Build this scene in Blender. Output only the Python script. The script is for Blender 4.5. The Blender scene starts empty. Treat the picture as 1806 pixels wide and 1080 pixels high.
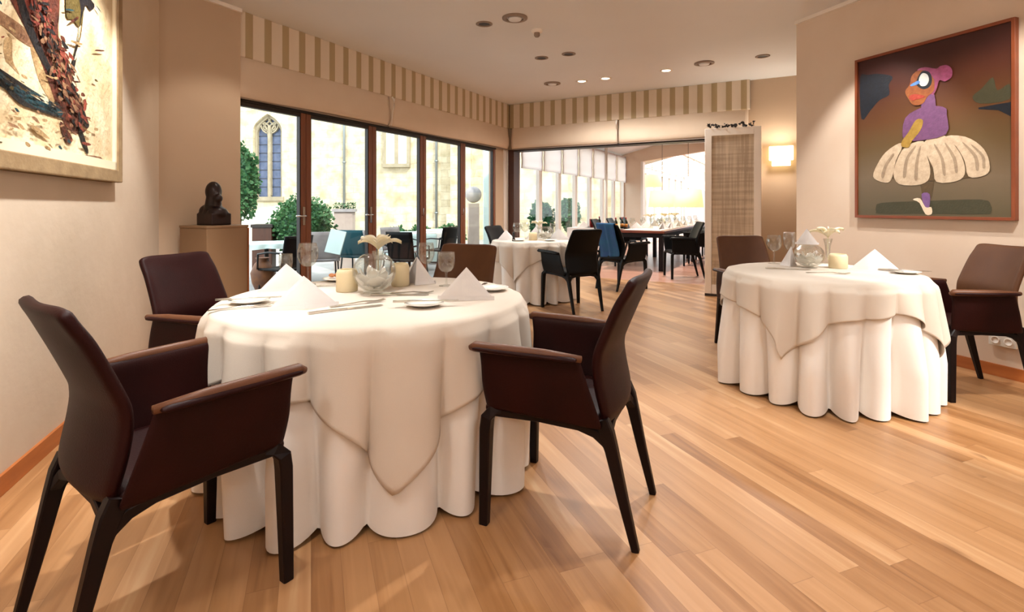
import bpy, bmesh, math, random
from math import sin, cos, pi, radians, sqrt, atan2
from mathutils import Vector, Matrix, noise
random.seed(7)
SC = bpy.context.scene
COL = SC.collection
F, CX, HY, HC = 923.0, 903.0, 365.0, 1.2
ZC = 3.07

# ---------------------------------------------------------------- colours / materials
def lin(c):
    return c/12.92 if c <= .04045 else ((c+.055)/1.055)**2.4
def hx(h):
    h = h.lstrip('#')
    return tuple(lin(int(h[i:i+2], 16)/255) for i in (0, 2, 4)) + (1.0,)

def new_mat(name):
    m = bpy.data.materials.new(name); m.use_nodes = True
    nt = m.node_tree; nt.nodes.clear()
    out = nt.nodes.new('ShaderNodeOutputMaterial')
    return m, nt, out
def nd(nt, t, **kw):
    n = nt.nodes.new(t)
    for k, v in kw.items():
        if k.startswith('i_'):
            n.inputs[k[2:].replace('_', ' ')].default_value = v
        else: setattr(n, k, v)
    return n
def mat(name, c, rough=.5, c2=None, scale=8, metal=0, bump=0, bscale=60, spec=.5, coat=0, trans=0, stretch=None, emit=0, sub=0, detail=4):
    m, nt, out = new_mat(name)
    b = nd(nt, 'ShaderNodeBsdfPrincipled')
    b.inputs['Roughness'].default_value = rough; b.inputs['Metallic'].default_value = metal
    b.inputs['Specular IOR Level'].default_value = spec; b.inputs['Coat Weight'].default_value = coat
    L = nt.links
    tc = nd(nt, 'ShaderNodeTexCoord'); mp = nd(nt, 'ShaderNodeMapping')
    if stretch: mp.inputs['Scale'].default_value = stretch
    L.new(tc.outputs['Object'], mp.inputs['Vector'])
    n = nd(nt, 'ShaderNodeTexNoise'); n.inputs['Scale'].default_value = scale; n.inputs['Detail'].default_value = detail
    L.new(mp.outputs[0], n.inputs['Vector'])
    r = nd(nt, 'ShaderNodeValToRGB')
    r.color_ramp.elements[0].position = .3; r.color_ramp.elements[1].position = .7
    r.color_ramp.elements[0].color = hx(c); r.color_ramp.elements[1].color = hx(c2 or c)
    L.new(n.outputs['Fac'], r.inputs['Fac']); L.new(r.outputs['Color'], b.inputs['Base Color'])
    if bump:
        n2 = nd(nt, 'ShaderNodeTexNoise'); n2.inputs['Scale'].default_value = bscale; n2.inputs['Detail'].default_value = 3
        L.new(mp.outputs[0], n2.inputs['Vector'])
        bp = nd(nt, 'ShaderNodeBump'); bp.inputs['Strength'].default_value = bump; bp.inputs['Distance'].default_value = .01
        L.new(n2.outputs['Fac'], bp.inputs['Height']); L.new(bp.outputs[0], b.inputs['Normal'])
    if emit:
        L.new(r.outputs['Color'], b.inputs['Emission Color']); b.inputs['Emission Strength'].default_value = emit
    last = b.outputs[0]
    if trans:
        t = nd(nt, 'ShaderNodeBsdfTranslucent'); L.new(r.outputs['Color'], t.inputs['Color'])
        mx = nd(nt, 'ShaderNodeMixShader'); mx.inputs[0].default_value = trans
        L.new(b.outputs[0], mx.inputs[1]); L.new(t.outputs[0], mx.inputs[2]); last = mx.outputs[0]
    L.new(last, out.inputs['Surface'])
    return m
def glass(name, tint='#ffffff', refl=.25, ior=1.5):
    m, nt, out = new_mat(name); L = nt.links
    t = nd(nt, 'ShaderNodeBsdfTransparent'); t.inputs[0].default_value = hx(tint)
    g = nd(nt, 'ShaderNodeBsdfGlossy'); g.inputs['Roughness'].default_value = .02
    fr = nd(nt, 'ShaderNodeLayerWeight'); fr.inputs['Blend'].default_value = .25
    mu = nd(nt, 'ShaderNodeMapRange'); mu.inputs[3].default_value = refl*.18; mu.inputs[4].default_value = refl*1.6
    L.new(fr.outputs['Facing'], mu.inputs[0])
    mx = nd(nt, 'ShaderNodeMixShader'); L.new(mu.outputs[0], mx.inputs[0])
    L.new(t.outputs[0], mx.inputs[1]); L.new(g.outputs[0], mx.inputs[2]); L.new(mx.outputs[0], out.inputs['Surface'])
    return m
def floor_mat(name, cols, ang, width=.095, length=1.25, rough=.33):
    m, nt, out = new_mat(name); L = nt.links
    b = nd(nt, 'ShaderNodeBsdfPrincipled')
    tc = nd(nt, 'ShaderNodeTexCoord'); mp = nd(nt, 'ShaderNodeMapping'); mp.inputs['Rotation'].default_value = (0, 0, ang)
    L.new(tc.outputs['Object'], mp.inputs['Vector'])
    sx = nd(nt, 'ShaderNodeSeparateXYZ'); L.new(mp.outputs[0], sx.inputs[0])
    def M(op, a, bb=None, clamp=False):
        n = nd(nt, 'ShaderNodeMath', operation=op)
        for i, v in enumerate((a, bb)):
            if v is None: continue
            if isinstance(v, (int, float)): n.inputs[i].default_value = v
            else: L.new(v, n.inputs[i])
        return n.outputs[0]
    v = M('DIVIDE', sx.outputs['X'], width); row = M('FLOOR', v)
    wn = nd(nt, 'ShaderNodeTexWhiteNoise', noise_dimensions='1D'); L.new(row, wn.inputs['W'])
    u = M('ADD', M('DIVIDE', sx.outputs['Y'], length), M('MULTIPLY', wn.outputs['Value'], 7.3))
    cell = M('FLOOR', u)
    cb = nd(nt, 'ShaderNodeCombineXYZ'); L.new(row, cb.inputs[0]); L.new(cell, cb.inputs[1])
    w2 = nd(nt, 'ShaderNodeTexWhiteNoise', noise_dimensions='2D'); L.new(cb.outputs[0], w2.inputs['Vector'])
    # grain
    m2 = nd(nt, 'ShaderNodeMapping'); m2.inputs['Scale'].default_value = (26, 1.6, 1)
    ad = nd(nt, 'ShaderNodeVectorMath', operation='ADD'); L.new(mp.outputs[0], ad.inputs[0]); L.new(w2.outputs['Color'], ad.inputs[1])
    L.new(ad.outputs[0], m2.inputs['Vector'])
    n1 = nd(nt, 'ShaderNodeTexNoise'); n1.inputs['Scale'].default_value = 1.0; n1.inputs['Detail'].default_value = 6; n1.inputs['Distortion'].default_value = .6
    L.new(m2.outputs[0], n1.inputs['Vector'])
    fac = M('ADD', M('MULTIPLY', w2.outputs['Value'], .42), M('MULTIPLY', n1.outputs['Fac'], .62))
    rp = nd(nt, 'ShaderNodeValToRGB'); cr = rp.color_ramp
    cr.elements[0].position = .12; cr.elements[0].color = hx(cols[0]); cr.elements[1].position = .92; cr.elements[1].color = hx(cols[-1])
    for k, c in enumerate(cols[1:-1]):
        e = cr.elements.new(.12+.8*(k+1)/(len(cols)-1)); e.color = hx(c)
    L.new(fac, rp.inputs['Fac'])
    # knots
    m3 = nd(nt, 'ShaderNodeMapping'); m3.inputs['Scale'].default_value = (7, 2.2, 1); L.new(mp.outputs[0], m3.inputs['Vector'])
    vo = nd(nt, 'ShaderNodeTexVoronoi'); vo.inputs['Scale'].default_value = .8; L.new(m3.outputs[0], vo.inputs['Vector'])
    kn = nd(nt, 'ShaderNodeMapRange'); kn.inputs[1].default_value = .03; kn.inputs[2].default_value = .13; kn.inputs[3].default_value = .55; kn.inputs[4].default_value = 0
    L.new(vo.outputs['Distance'], kn.inputs[0])
    n4 = nd(nt, 'ShaderNodeTexNoise'); n4.inputs['Scale'].default_value = 1.7; L.new(mp.outputs[0], n4.inputs['Vector'])
    kmask = M('MULTIPLY', kn.outputs[0], M('GREATER_THAN', n4.outputs['Fac'], .55))
    mk = nd(nt, 'ShaderNodeMix', data_type='RGBA'); L.new(kmask, mk.inputs[0]); L.new(rp.outputs['Color'], mk.inputs[6]); mk.inputs[7].default_value = hx('#5b3216')
    # seams
    fv = M('FRACT', v); fu = M('FRACT', u)
    sv = M('LESS_THAN', M('MINIMUM', fv, M('SUBTRACT', 1.0, fv)), .012)
    su = M('LESS_THAN', M('MINIMUM', fu, M('SUBTRACT', 1.0, fu)), .0012)
    seam = M('MAXIMUM', sv, su)
    ms = nd(nt, 'ShaderNodeMix', data_type='RGBA'); L.new(M('MULTIPLY', seam, .34), ms.inputs[0]); L.new(mk.outputs[2], ms.inputs[6]); ms.inputs[7].default_value = hx('#6b3f1e')
    L.new(ms.outputs[2], b.inputs['Base Color'])
    rr = nd(nt, 'ShaderNodeMapRange'); rr.inputs[3].default_value = rough-.05; rr.inputs[4].default_value = rough+.12; L.new(n1.outputs['Fac'], rr.inputs[0]); L.new(rr.outputs[0], b.inputs['Roughness'])
    bp = nd(nt, 'ShaderNodeBump'); bp.inputs['Strength'].default_value = .25; bp.inputs['Distance'].default_value = .003
    L.new(M('SUBTRACT', n1.outputs['Fac'], seam), bp.inputs['Height']); L.new(bp.outputs[0], b.inputs['Normal'])
    L.new(b.outputs[0], out.inputs['Surface'])
    return m
def stone_mat(name, c1, c2, c3, bw=.55, bh=.28):
    m, nt, out = new_mat(name); L = nt.links
    b = nd(nt, 'ShaderNodeBsdfPrincipled'); b.inputs['Roughness'].default_value = .95
    tc = nd(nt, 'ShaderNodeTexCoord')
    sp = nd(nt, 'ShaderNodeSeparateXYZ'); L.new(tc.outputs['Object'], sp.inputs[0])
    cb = nd(nt, 'ShaderNodeCombineXYZ'); L.new(sp.outputs['X'], cb.inputs[0]); L.new(sp.outputs['Z'], cb.inputs[1])
    n0 = nd(nt, 'ShaderNodeTexNoise'); n0.inputs['Scale'].default_value = 1.5; L.new(tc.outputs['Object'], n0.inputs['Vector'])
    sc = nd(nt, 'ShaderNodeVectorMath', operation='SCALE'); sc.inputs['Scale'].default_value = .25; L.new(n0.outputs['Color'], sc.inputs[0])
    ad = nd(nt, 'ShaderNodeVectorMath', operation='ADD'); L.new(cb.outputs[0], ad.inputs[0]); L.new(sc.outputs[0], ad.inputs[1])
    br = nd(nt, 'ShaderNodeTexBrick'); br.inputs['Scale'].default_value = 1; br.inputs['Brick Width'].default_value = bw; br.inputs['Row Height'].default_value = bh
    br.inputs['Mortar Size'].default_value = .018; br.inputs['Color1'].default_value = hx(c1); br.inputs['Color2'].default_value = hx(c2); br.inputs['Mortar'].default_value = hx(c3)
    L.new(ad.outputs[0], br.inputs['Vector'])
    n1 = nd(nt, 'ShaderNodeTexNoise'); n1.inputs['Scale'].default_value = 2.2; n1.inputs['Detail'].default_value = 6; L.new(tc.outputs['Object'], n1.inputs['Vector'])
    rp = nd(nt, 'ShaderNodeValToRGB'); rp.color_ramp.elements[0].position = .35; rp.color_ramp.elements[1].position = .7
    rp.color_ramp.elements[0].color = hx('#b5a890'); rp.color_ramp.elements[1].color = (1, 1, 1, 1); L.new(n1.outputs['Fac'], rp.inputs[0])
    mx = nd(nt, 'ShaderNodeMix', data_type='RGBA', blend_type='MULTIPLY'); mx.inputs[0].default_value = .7
    L.new(br.outputs['Color'], mx.inputs[6]); L.new(rp.outputs[0], mx.inputs[7]); L.new(mx.outputs[2], b.inputs['Base Color'])
    bp = nd(nt, 'ShaderNodeBump'); bp.inputs['Strength'].default_value = .5; L.new(n1.outputs['Fac'], bp.inputs['Height']); L.new(bp.outputs[0], b.inputs['Normal'])
    L.new(b.outputs[0], out.inputs['Surface'])
    return m
def emis(name, c, s):
    m, nt, out = new_mat(name)
    e = nd(nt, 'ShaderNodeEmission'); e.inputs[0].default_value = hx(c); e.inputs[1].default_value = s
    nt.links.new(e.outputs[0], out.inputs['Surface']); return m

MT = dict(
 floor=floor_mat('oak_boards', ['#6f4524', '#96683f', '#ab7d52', '#b98b60', '#cda980'], radians(-21)),
 floor2=floor_mat('red_boards', ['#a0705c', '#b58571', '#c0917e', '#c99d8a'], radians(-61), rough=.3),
 wall=mat('plaster_sand', '#cab7a0', .9, '#d7c5b0', 1.6, bump=.25, bscale=14),
 wallr=mat('plaster_pale', '#d3bba4', .9, '#dbc7b3', 1.3, bump=.2, bscale=10),
 walltan=mat('paint_tan', '#bfa68c', .9, '#c4ab92', 1.2),
 ceil=mat('ceiling_paint', '#e2e2e2', .95, '#e6e6e6', 1),
 base=mat('oak_skirting', '#a35a28', .45, '#b56a34', 3, stretch=(1, 1, 8)),
 white=mat('white_paint', '#eee4d8', .6),
 leather=mat('brown_leather', '#1d0504', .5, '#270806', 5, bump=.12, bscale=220, spec=.14),
 leather_lit=mat('lit_brown_leather', '#4c2d1a', .5, '#57361f', 5, bump=.12, bscale=220, spec=.2),  # same leather recoloured as if strongly lit, for some backrests
 leather_lit_edge=mat('lit_edge_leather', '#573420', .45, '#623c26', 9, bump=.1, bscale=200, spec=.25),  # highlight along the arm tops, put into a lighter leather colour
 legs=mat('leg_leather', '#0d0505', .45, '#160807', 7, spec=.2),
 black=mat('black_leather', '#040405', .45, '#070708', 6, bump=.1, bscale=200, spec=.15),
 blacklegs=mat('black_wood', '#050404', .45, spec=.2),
 cloth=mat('white_linen', '#e9e3dc', .92, '#eee9e3', 3, bump=.15, bscale=500, spec=.2),
 overlay=mat('shaded_linen', '#cfc3b5', .9, '#d4c9bc', 3, bump=.15, bscale=480, spec=.2),  # beige stands in for the weaker light on the overlay
 napkin=mat('napkin_linen', '#dad5d3', .9, '#e0dbd9', 6, bump=.15, bscale=500, spec=.2),
 china=mat('white_china', '#f1ece4', .15, spec=.6),
 steel=mat('cutlery_steel', '#c9c4bb', .18, metal=1),
 glass=glass('clear_glass', '#f9f9f7', .3, 1.35),
 pane=glass('window_glass', '#fafcfb', .06, 1.35),
 winwood=mat('window_wood', '#6e3a1e', .45, '#7d4626', 4, stretch=(6, 6, .6)),
 windark=mat('window_gasket', '#241a14', .5),
 winwhite=mat('window_white', '#e3d8cd', .5),
 windjamb=mat('dark_jamb', '#3c1f12', .5, '#4a2817', 4, stretch=(6, 6, .6)),
 stripeA=mat('valance_pale', '#dccbb6', .95, bump=.1, bscale=300),
 stripeB=mat('valance_tan', '#b09a76', .95, bump=.1, bscale=300),
 blind=mat('blind_beige', '#d8c1a9', .95, '#dcc7b0', 3, bump=.1, bscale=200),
 sheer=mat('sheer_blind', '#f6efee', .9, trans=.85),
 chrome=mat('chrome', '#cfd2d4', .15, metal=1),
 wood=mat('pedestal_wood', '#85674a', .55, '#8f7052', 2.5, stretch=(1, 1, .3)),
 woodedge=mat('pedestal_edge', '#8d4a1c', .5),
 bronze=mat('dark_bronze', '#130d0d', .38, '#2a1412', 8, metal=.3),
 frame_l=mat('silver_frame', '#8f7453', .5, '#a88d68', 14, bump=.2, bscale=60),
 matw=mat('mat_board', '#f0e2c4', .9),
 frame_r=mat('cherry_frame', '#74381a', .4, '#854222', 5),
 weave=None,
 shade=None,
 bush=mat('bush_leaf', '#24502f', .6, '#4d7a48', 6, trans=.2),
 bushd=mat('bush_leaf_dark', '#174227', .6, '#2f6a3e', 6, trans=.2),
 bark=mat('bark', '#4a3524', .9),
 stone=stone_mat('church_stone', '#efe4c8', '#dccfae', '#d8cbb0'),
 stonew=mat('smooth_stone', '#e9dfc9', .9, '#f0e8d6', 3, bump=.3, bscale=12),
 tracery=mat('tracery_stone', '#94886f', .9, '#a89c84', 5, bump=.3, bscale=20),
 leaded=mat('leaded_glass', '#3e4c66', .25, '#56607c', 5),
 lead=mat('lead_cames', '#2c2f38', .5),
 zinc=mat('zinc', '#8e9494', .4, metal=.6),
 terrace=mat('terrace_paving', '#8d8c8b', .85, '#9b9a98', 4, bump=.1, bscale=30),
 cream=mat('cream_wax', '#f1e3c0', .5, trans=.35),
 petal=mat('petal', '#faf4e2', .6, '#f3e6bd', 20, trans=.2),
 petal_w=mat('rose_petal', '#fbf8f2', .6, '#f4efe6', 20, trans=.2),
 teal=mat('teal_fabric', '#0f4a55', .8),
 aqua=mat('aqua_cloth', '#cfe6e4', .8),
 terracotta=mat('brown_pot', '#4a2a1c', .6, '#7a4a20', 7),
 darkmetal=mat('dark_metal', '#1c1e20', .4, metal=.5),
 pinkstone=mat('pink_stone', '#a8968c', .85, '#b8a79c', 4),
 greystone=mat('grey_stone', '#8f8a8c', .85, '#a8a2a0', 5, bump=.3, bscale=20),
 bluecloth=mat('blue_cloth', '#24407a', .85, '#1f5a7c', 5),
 tablewood=mat('dark_table_wood', '#5b2412', .3, '#7a3a20', 3, stretch=(.5, 6, 6)),
 winebottle=mat('bottle_glass', '#12160c', .12, spec=.8),
 amber=mat('amber_glass', '#a3641c', .15, '#c98a38', 12),
 red=mat('red_card', '#8e1f18', .5),
 plastic=mat('white_plastic', '#e9e2d6', .4),
 vent=mat('vent_metal', '#8a7768', .5),
 lampdark=mat('lamp_black', '#1d1512', .5),
 plate_glow=emis('lamp_glow', '#fff0cc', 14),
 orange=mat('orange_fruit', '#cf8a5a', .5),
)
def weave_mat():
    m, nt, out = new_mat('woven_glass'); L = nt.links
    b = nd(nt, 'ShaderNodeBsdfPrincipled'); b.inputs['Roughness'].default_value = .7
    tc = nd(nt, 'ShaderNodeTexCoord')
    cols = []
    for k, ax in enumerate(((16, .6, 1), (.6, 13, 13))):
        mp = nd(nt, 'ShaderNodeMapping'); mp.inputs['Scale'].default_value = (ax[0], ax[0], ax[1]) if k == 0 else (1, 1, 22)
        L.new(tc.outputs['Object'], mp.inputs[0])
        n = nd(nt, 'ShaderNodeTexNoise'); n.inputs['Scale'].default_value = 2.4 if k == 0 else 1; n.inputs['Detail'].default_value = 2; L.new(mp.outputs[0], n.inputs['Vector']); cols.append(n)
    a = nd(nt, 'ShaderNodeMath', operation='ADD'); L.new(cols[0].outputs['Fac'], a.inputs[0]); L.new(cols[1].outputs['Fac'], a.inputs[1])
    r = nd(nt, 'ShaderNodeValToRGB'); r.color_ramp.elements[0].position = .8/2+.02; r.color_ramp.elements[1].position = .62
    h = nd(nt, 'ShaderNodeMath', operation='MULTIPLY'); h.inputs[1].default_value = .5; L.new(a.outputs[0], h.inputs[0]); L.new(h.outputs[0], r.inputs[0])
    r.color_ramp.elements[0].color = hx('#ab9780'); r.color_ramp.elements[1].color = hx('#cfbda4')
    L.new(r.outputs[0], b.inputs['Base Color']); L.new(b.outputs[0], out.inputs[0]); return m
MT['weave'] = weave_mat()
MT['shade'] = mat('lit_shade', '#ffedb8', .8, emit=3.2)
MT['shade2'] = mat('lit_cream_shade', '#f4e2a4', .8, emit=.9)

# ---------------------------------------------------------------- mesh builder
class MB:
    def __init__(s): s.v = []; s.f = []; s.m = []; s.smooth = []
    def add(s, verts, faces, mi=0, smooth=False):
        o = len(s.v); s.v += [tuple(v) for v in verts]
        for f in faces: s.f.append([i+o for i in f]); s.m.append(mi); s.smooth.append(smooth)
        return s
    def box(s, c, size, rot=0, mi=0, M=None):
        hx_, hy, hz = size[0]/2, size[1]/2, size[2]/2
        vs = [Vector((x, y, z)) for x in (-hx_, hx_) for y in (-hy, hy) for z in (-hz, hz)]
        R = Matrix.Rotation(rot, 3, 'Z') if M is None else M
        vs = [R @ v + Vector(c) for v in vs]
        return s.add(vs, [(0, 1, 3, 2), (4, 6, 7, 5), (0, 4, 5, 1), (2, 3, 7, 6), (0, 2, 6, 4), (1, 5, 7, 3)], mi)
    def prism(s, poly, z0, z1, mi=0):          # poly: xy list
        n = len(poly)
        vs = [(x, y, z0) for x, y in poly]+[(x, y, z1) for x, y in poly]
        fs = [tuple(range(n))[::-1], tuple(range(n, 2*n))]+[(i, (i+1) % n, n+(i+1) % n, n+i) for i in range(n)]
        return s.add(vs, fs, mi)
    def extrude(s, pts, d, mi=0):              # pts 3D loop, d offset vector
        n = len(pts); d = Vector(d)
        vs = [Vector(p) for p in pts]+[Vector(p)+d for p in pts]
        fs = [tuple(range(n))[::-1], tuple(range(n, 2*n))]+[(i, (i+1) % n, n+(i+1) % n, n+i) for i in range(n)]
        return s.add(vs, fs, mi)
    def lathe(s, prof, c=(0, 0, 0), n=24, mi=0, M=None, a0=0, a1=2*pi):
        vs = []; k = len(prof); full = abs(a1-a0-2*pi) < 1e-6; nn = n if full else n+1
        for i in range(nn):
            a = a0+(a1-a0)*i/n
            for r, z in prof:
                v = Vector((r*cos(a), r*sin(a), z))
                if M is not None: v = M @ v
                vs.append(v+Vector(c))
        fs = []
        for i in range(n):
            j = (i+1) % nn
            for q in range(k-1): fs.append((i*k+q, j*k+q, j*k+q+1, i*k+q+1))
        s.add(vs, fs, mi, True); return s
    def tube(s, path, r, n=8, mi=0, closed=False):
        rs = r if isinstance(r, (list, tuple)) else [r]*len(path)
        P = [Vector(p) for p in path]; vs = []; m = len(P)
        up = Vector((0, 0, 1))
        for i, p in enumerate(P):
            if closed: t = P[(i+1) % m]-P[i-1]
            else: t = (P[min(i+1, m-1)]-P[max(i-1, 0)])
            t.normalize()
            a = t.cross(up)
            if a.length < 1e-3: a = t.cross(Vector((0, 1, 0)))
            a.normalize(); b = a.cross(t)
            for k in range(n):
                th = 2*pi*k/n; vs.append(p+(a*cos(th)+b*sin(th))*rs[i])
        fs = []
        for i in range(m if closed else m-1):
            j = (i+1) % m
            for k in range(n): fs.append((i*n+k, i*n+(k+1) % n, j*n+(k+1) % n, j*n+k))
        if not closed: fs += [tuple(range(n))[::-1], tuple(range((m-1)*n, m*n))]
        return s.add(vs, fs, mi, True)
    def sweep(s, path, sizes, side=(0, 1, 0), mi=0):    # rectangular section; side = direction of the first size
        P = [Vector(p) for p in path]; m = len(P); vs = []; sd = Vector(side).normalized()
        for i, p in enumerate(P):
            t = (P[min(i+1, m-1)]-P[max(i-1, 0)]).normalized()
            a = (sd-t*sd.dot(t)).normalized(); b = a.cross(t).normalized()
            w, h = sizes[i]; w /= 2; h /= 2
            c = .22
            for x, y in ((-1, -1+c), (-1+c, -1), (1-c, -1), (1, -1+c), (1, 1-c), (1-c, 1), (-1+c, 1), (-1, 1-c)): vs.append(p+a*w*x+b*h*y)
        fs = []
        for i in range(m-1):
            for k in range(8): fs.append((i*8+k, i*8+(k+1) % 8, (i+1)*8+(k+1) % 8, (i+1)*8+k))
        fs += [tuple(range(8))[::-1], tuple(range((m-1)*8, m*8))]
        return s.add(vs, fs, mi)
    def grid(s, fn, nu, nv, mi=0, smooth=True, closed=False):
        vs = [fn(i/nu, j/nv) for i in range(nu+(0 if closed else 1)) for j in range(nv+1)]
        fs = []
        for i in range(nu):
            i2 = (i+1) % nu if closed else i+1
            for j in range(nv): fs.append((i*(nv+1)+j, i2*(nv+1)+j, i2*(nv+1)+j+1, i*(nv+1)+j+1))
        return s.add(vs, fs, mi, smooth)
    def ball(s, c, r, n=12, mi=0, sq=(1, 1, 1)):
        k = n//2+1
        def fn(u, v):
            a = 2*pi*u; b = pi*(v-.5)
            return (c[0]+r*sq[0]*cos(b)*cos(a), c[1]+r*sq[1]*cos(b)*sin(a), c[2]+r*sq[2]*sin(b))
        return s.grid(fn, n, k, mi, True, True)
    def build(s, name, mats, parent=None, loc=None, world=False, bevel=0, solid=0, subs=0, soff=0, auto=None):
        me = bpy.data.meshes.new(name)
        vs = s.v
        if world:
            o0 = parent.location if parent is not None else Vector(loc or (0, 0, 0))
            vs = [tuple(Vector(v)-Vector(o0)) for v in vs]
        me.from_pydata(vs, [], s.f)
        if not isinstance(mats, (list, tuple)): mats = [mats]
        for m in mats: me.materials.append(m)
        for p, mi, sm in zip(me.polygons, s.m, s.smooth): p.material_index = mi; p.use_smooth = sm
        me.update()
        bm = bmesh.new(); bm.from_mesh(me)
        bmesh.ops.remove_doubles(bm, verts=bm.verts, dist=1e-5)
        bmesh.ops.recalc_face_normals(bm, faces=bm.faces); bm.to_mesh(me); bm.free()
        o = bpy.data.objects.new(name, me); COL.objects.link(o)
        if parent is not None: o.parent = parent
        if loc is not None: o.location = loc
        if solid:
            md = o.modifiers.new('solid', 'SOLIDIFY'); md.thickness = solid; md.offset = soff
        if bevel:
            md = o.modifiers.new('bevel', 'BEVEL'); md.width = bevel; md.segments = 2; md.limit_method = 'ANGLE'; md.angle_limit = radians(40)
            md.harden_normals = False
        if subs:
            md = o.modifiers.new('subs', 'SUBSURF'); md.levels = subs; md.render_levels = subs
        if auto is not None:
            for p in me.polygons: p.use_smooth = True
            me.set_sharp_from_angle(angle=radians(auto))
        return o
def tag(o, label=None, cat=None, group=None, kind=None):
    if label: o['label'] = label
    if cat: o['category'] = cat
    if group: o['group'] = group
    if kind: o['kind'] = kind
    return o
def empty(name, loc, rz=0, label=None, cat=None, group=None, kind=None):
    o = bpy.data.objects.new(name, None); COL.objects.link(o); o.empty_display_size = .1
    o.location = loc; o.rotation_euler = (0, 0, rz); return tag(o, label, cat, group, kind)
def copy_tree(o, parent=None):
    c = o.copy(); COL.objects.link(c); c.parent = parent
    for ch in list(o.children): copy_tree(ch, c)
    return c
def place(proto, first, loc, rz, label, cat=None, group=None, scale=None):
    o = proto if first else copy_tree(proto)
    o.location = loc; o.rotation_euler = (0, 0, rz); o['label'] = label
    if cat: o['category'] = cat
    if group: o['group'] = group
    elif 'group' in o: del o['group']
    if scale: o.scale = scale
    return o
def struct(o): o['kind'] = 'structure'; return o

# ---------------------------------------------------------------- survey helpers (world metres)
AU = radians(28.7)
U = Vector((sin(AU), cos(AU), 0)); V = Vector((cos(AU), -sin(AU), 0))
C0 = Vector((-.08, 9.7, 0))                       # inner corner of the glazed wall and the back wall
AL = radians(20.1); L_ = Vector((-sin(AL), cos(AL), 0)); LN = Vector((cos(AL), sin(AL), 0))  # left / right wall direction, normal into room
PL = Vector((-2.915, 4.32, 0)); PR = Vector((2.87, 5.28, 0))
def at(px, py, z=0):                              # horizontal plane at height z
    d = F*(HC-z)/(py-HY); return Vector(((px-CX)/F*d, d, z))
def ad(px, d, z=0): return Vector(((px-CX)/F*d, d, z))
def on(px, P, D):                                 # parameter along vertical plane P + t D met by the sight line at px
    r = (px-CX)/F; return (r*P.y-P.x)/(D.x-r*D.y)
def zat(py, d): return HC+(HY-py)*d/F
def onp(px, py, P, D):
    t = on(px, P, D); q = P+D*t; return Vector((q.x, q.y, zat(py, q.y))), t
def wallpt(P, D, t, N, off, z): q = P+D*t+N*off; return Vector((q.x, q.y, z))

# ---------------------------------------------------------------- the room shell
fl_poly = [(-1.0, -2.6), (-2.3, 1.5), (-3.2, 4.6), tuple((C0-U*5.9-V*.2)[:2]), tuple((C0-V*.02)[:2]), tuple((C0+V*7.2)[:2]), (6.6, 3.0), (5.2, -2.6)]
fl_poly = [(-.2, -3.2)] + [tuple((PL-L_*t)[:2]) for t in (7.6, 4, .0)] + [tuple((PL-V*.12)[:2]), tuple((C0-U*5.7-V*.14)[:2]), tuple((C0-V*.14)[:2]), tuple((C0+V*6.8)[:2]), tuple((C0+V*6.8-U*5.5)[:2]), (5.6, -3.2)]
MB().prism(fl_poly, -.05, 0).build('floor', MT['floor'])['kind'] = 'structure'
MB().prism(fl_poly, ZC, ZC+.25).build('ceiling', MT['ceil'])['kind'] = 'structure'

def slab(name, P, D, t0, t1, z0, z1, N, th, m, parent=None, kind='structure', front=0):
    """vertical slab: front face at offset `front` along N, thickness th behind it"""
    b = MB(); q = [wallpt(P, D, t0, N, front, 0), wallpt(P, D, t1, N, front, 0), wallpt(P, D, t1, N, front-th, 0), wallpt(P, D, t0, N, front-th, 0)]
    b.prism([(v.x, v.y) for v in q], z0, z1)
    o = b.build(name, m, parent, world=parent is not None)
    if parent is None and kind: o['kind'] = kind
    return o
# left wall (painting), panel wall with bust, right wall
slab('wall_left', PL, -L_, -.0, 7.6, 0, ZC, LN, .2, MT['wall'])
PP = PL; # panel wall plane
slab('wall_panel', PP, U, -.02, .719, 0, ZC, V, .24, MT['walltan'])
# baseboards
slab('baseboard_left', PL, -L_, 0, 7.6, .001, .085, LN, .014, MT['base'], front=.014)
slab('baseboard_panel', PP, U, .02, .719, .001, .085, V, .014, MT['base'], front=.014)
RN = -LN
slab('wall_right', PR, -L_, 0, 8.6, 0, ZC, RN, .22, MT['wallr'])
slab('baseboard_right', PR, -L_, 0, 8.6, .001, .085, RN, .014, MT['base'], front=.014)
slab('trim_1', PR, -L_, 0, 8.6, ZC-.035, ZC-.001, RN, .03, MT['white'], front=.03)
slab('trim_2', PL, -L_, 0, 7.6, ZC-.035, ZC-.001, LN, .03, MT['white'], front=.03)
slab('trim_3', PP, U, .02, .719, ZC-.035, ZC-.001, V, .03, MT['white'], front=.03)
# return of right wall towards +x, side wall of alcove
q0 = PR; q1 = PR+V*2.9
b = MB(); b.prism([tuple(v[:2]) for v in (PR+U*.0+V*.05, q1, q1+U*.15, PR+V*.05+U*.15)], 0, ZC); b.build('wall_return', MT['wallr'])['kind'] = 'structure'
BW1 = 6.3
slab('wall_alcove', C0+V*BW1, -U, -.2, 4.2, 0, ZC, -V, .2, MT['walltan'])
# wall behind the camera
b = MB(); b.prism([(-.35, -3.2), (5.9, -3.2), (5.9, -3.0), (-.35, -3.0)], 0, ZC); b.build('wall_rear', MT['wall'])['kind'] = 'structure'

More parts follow.
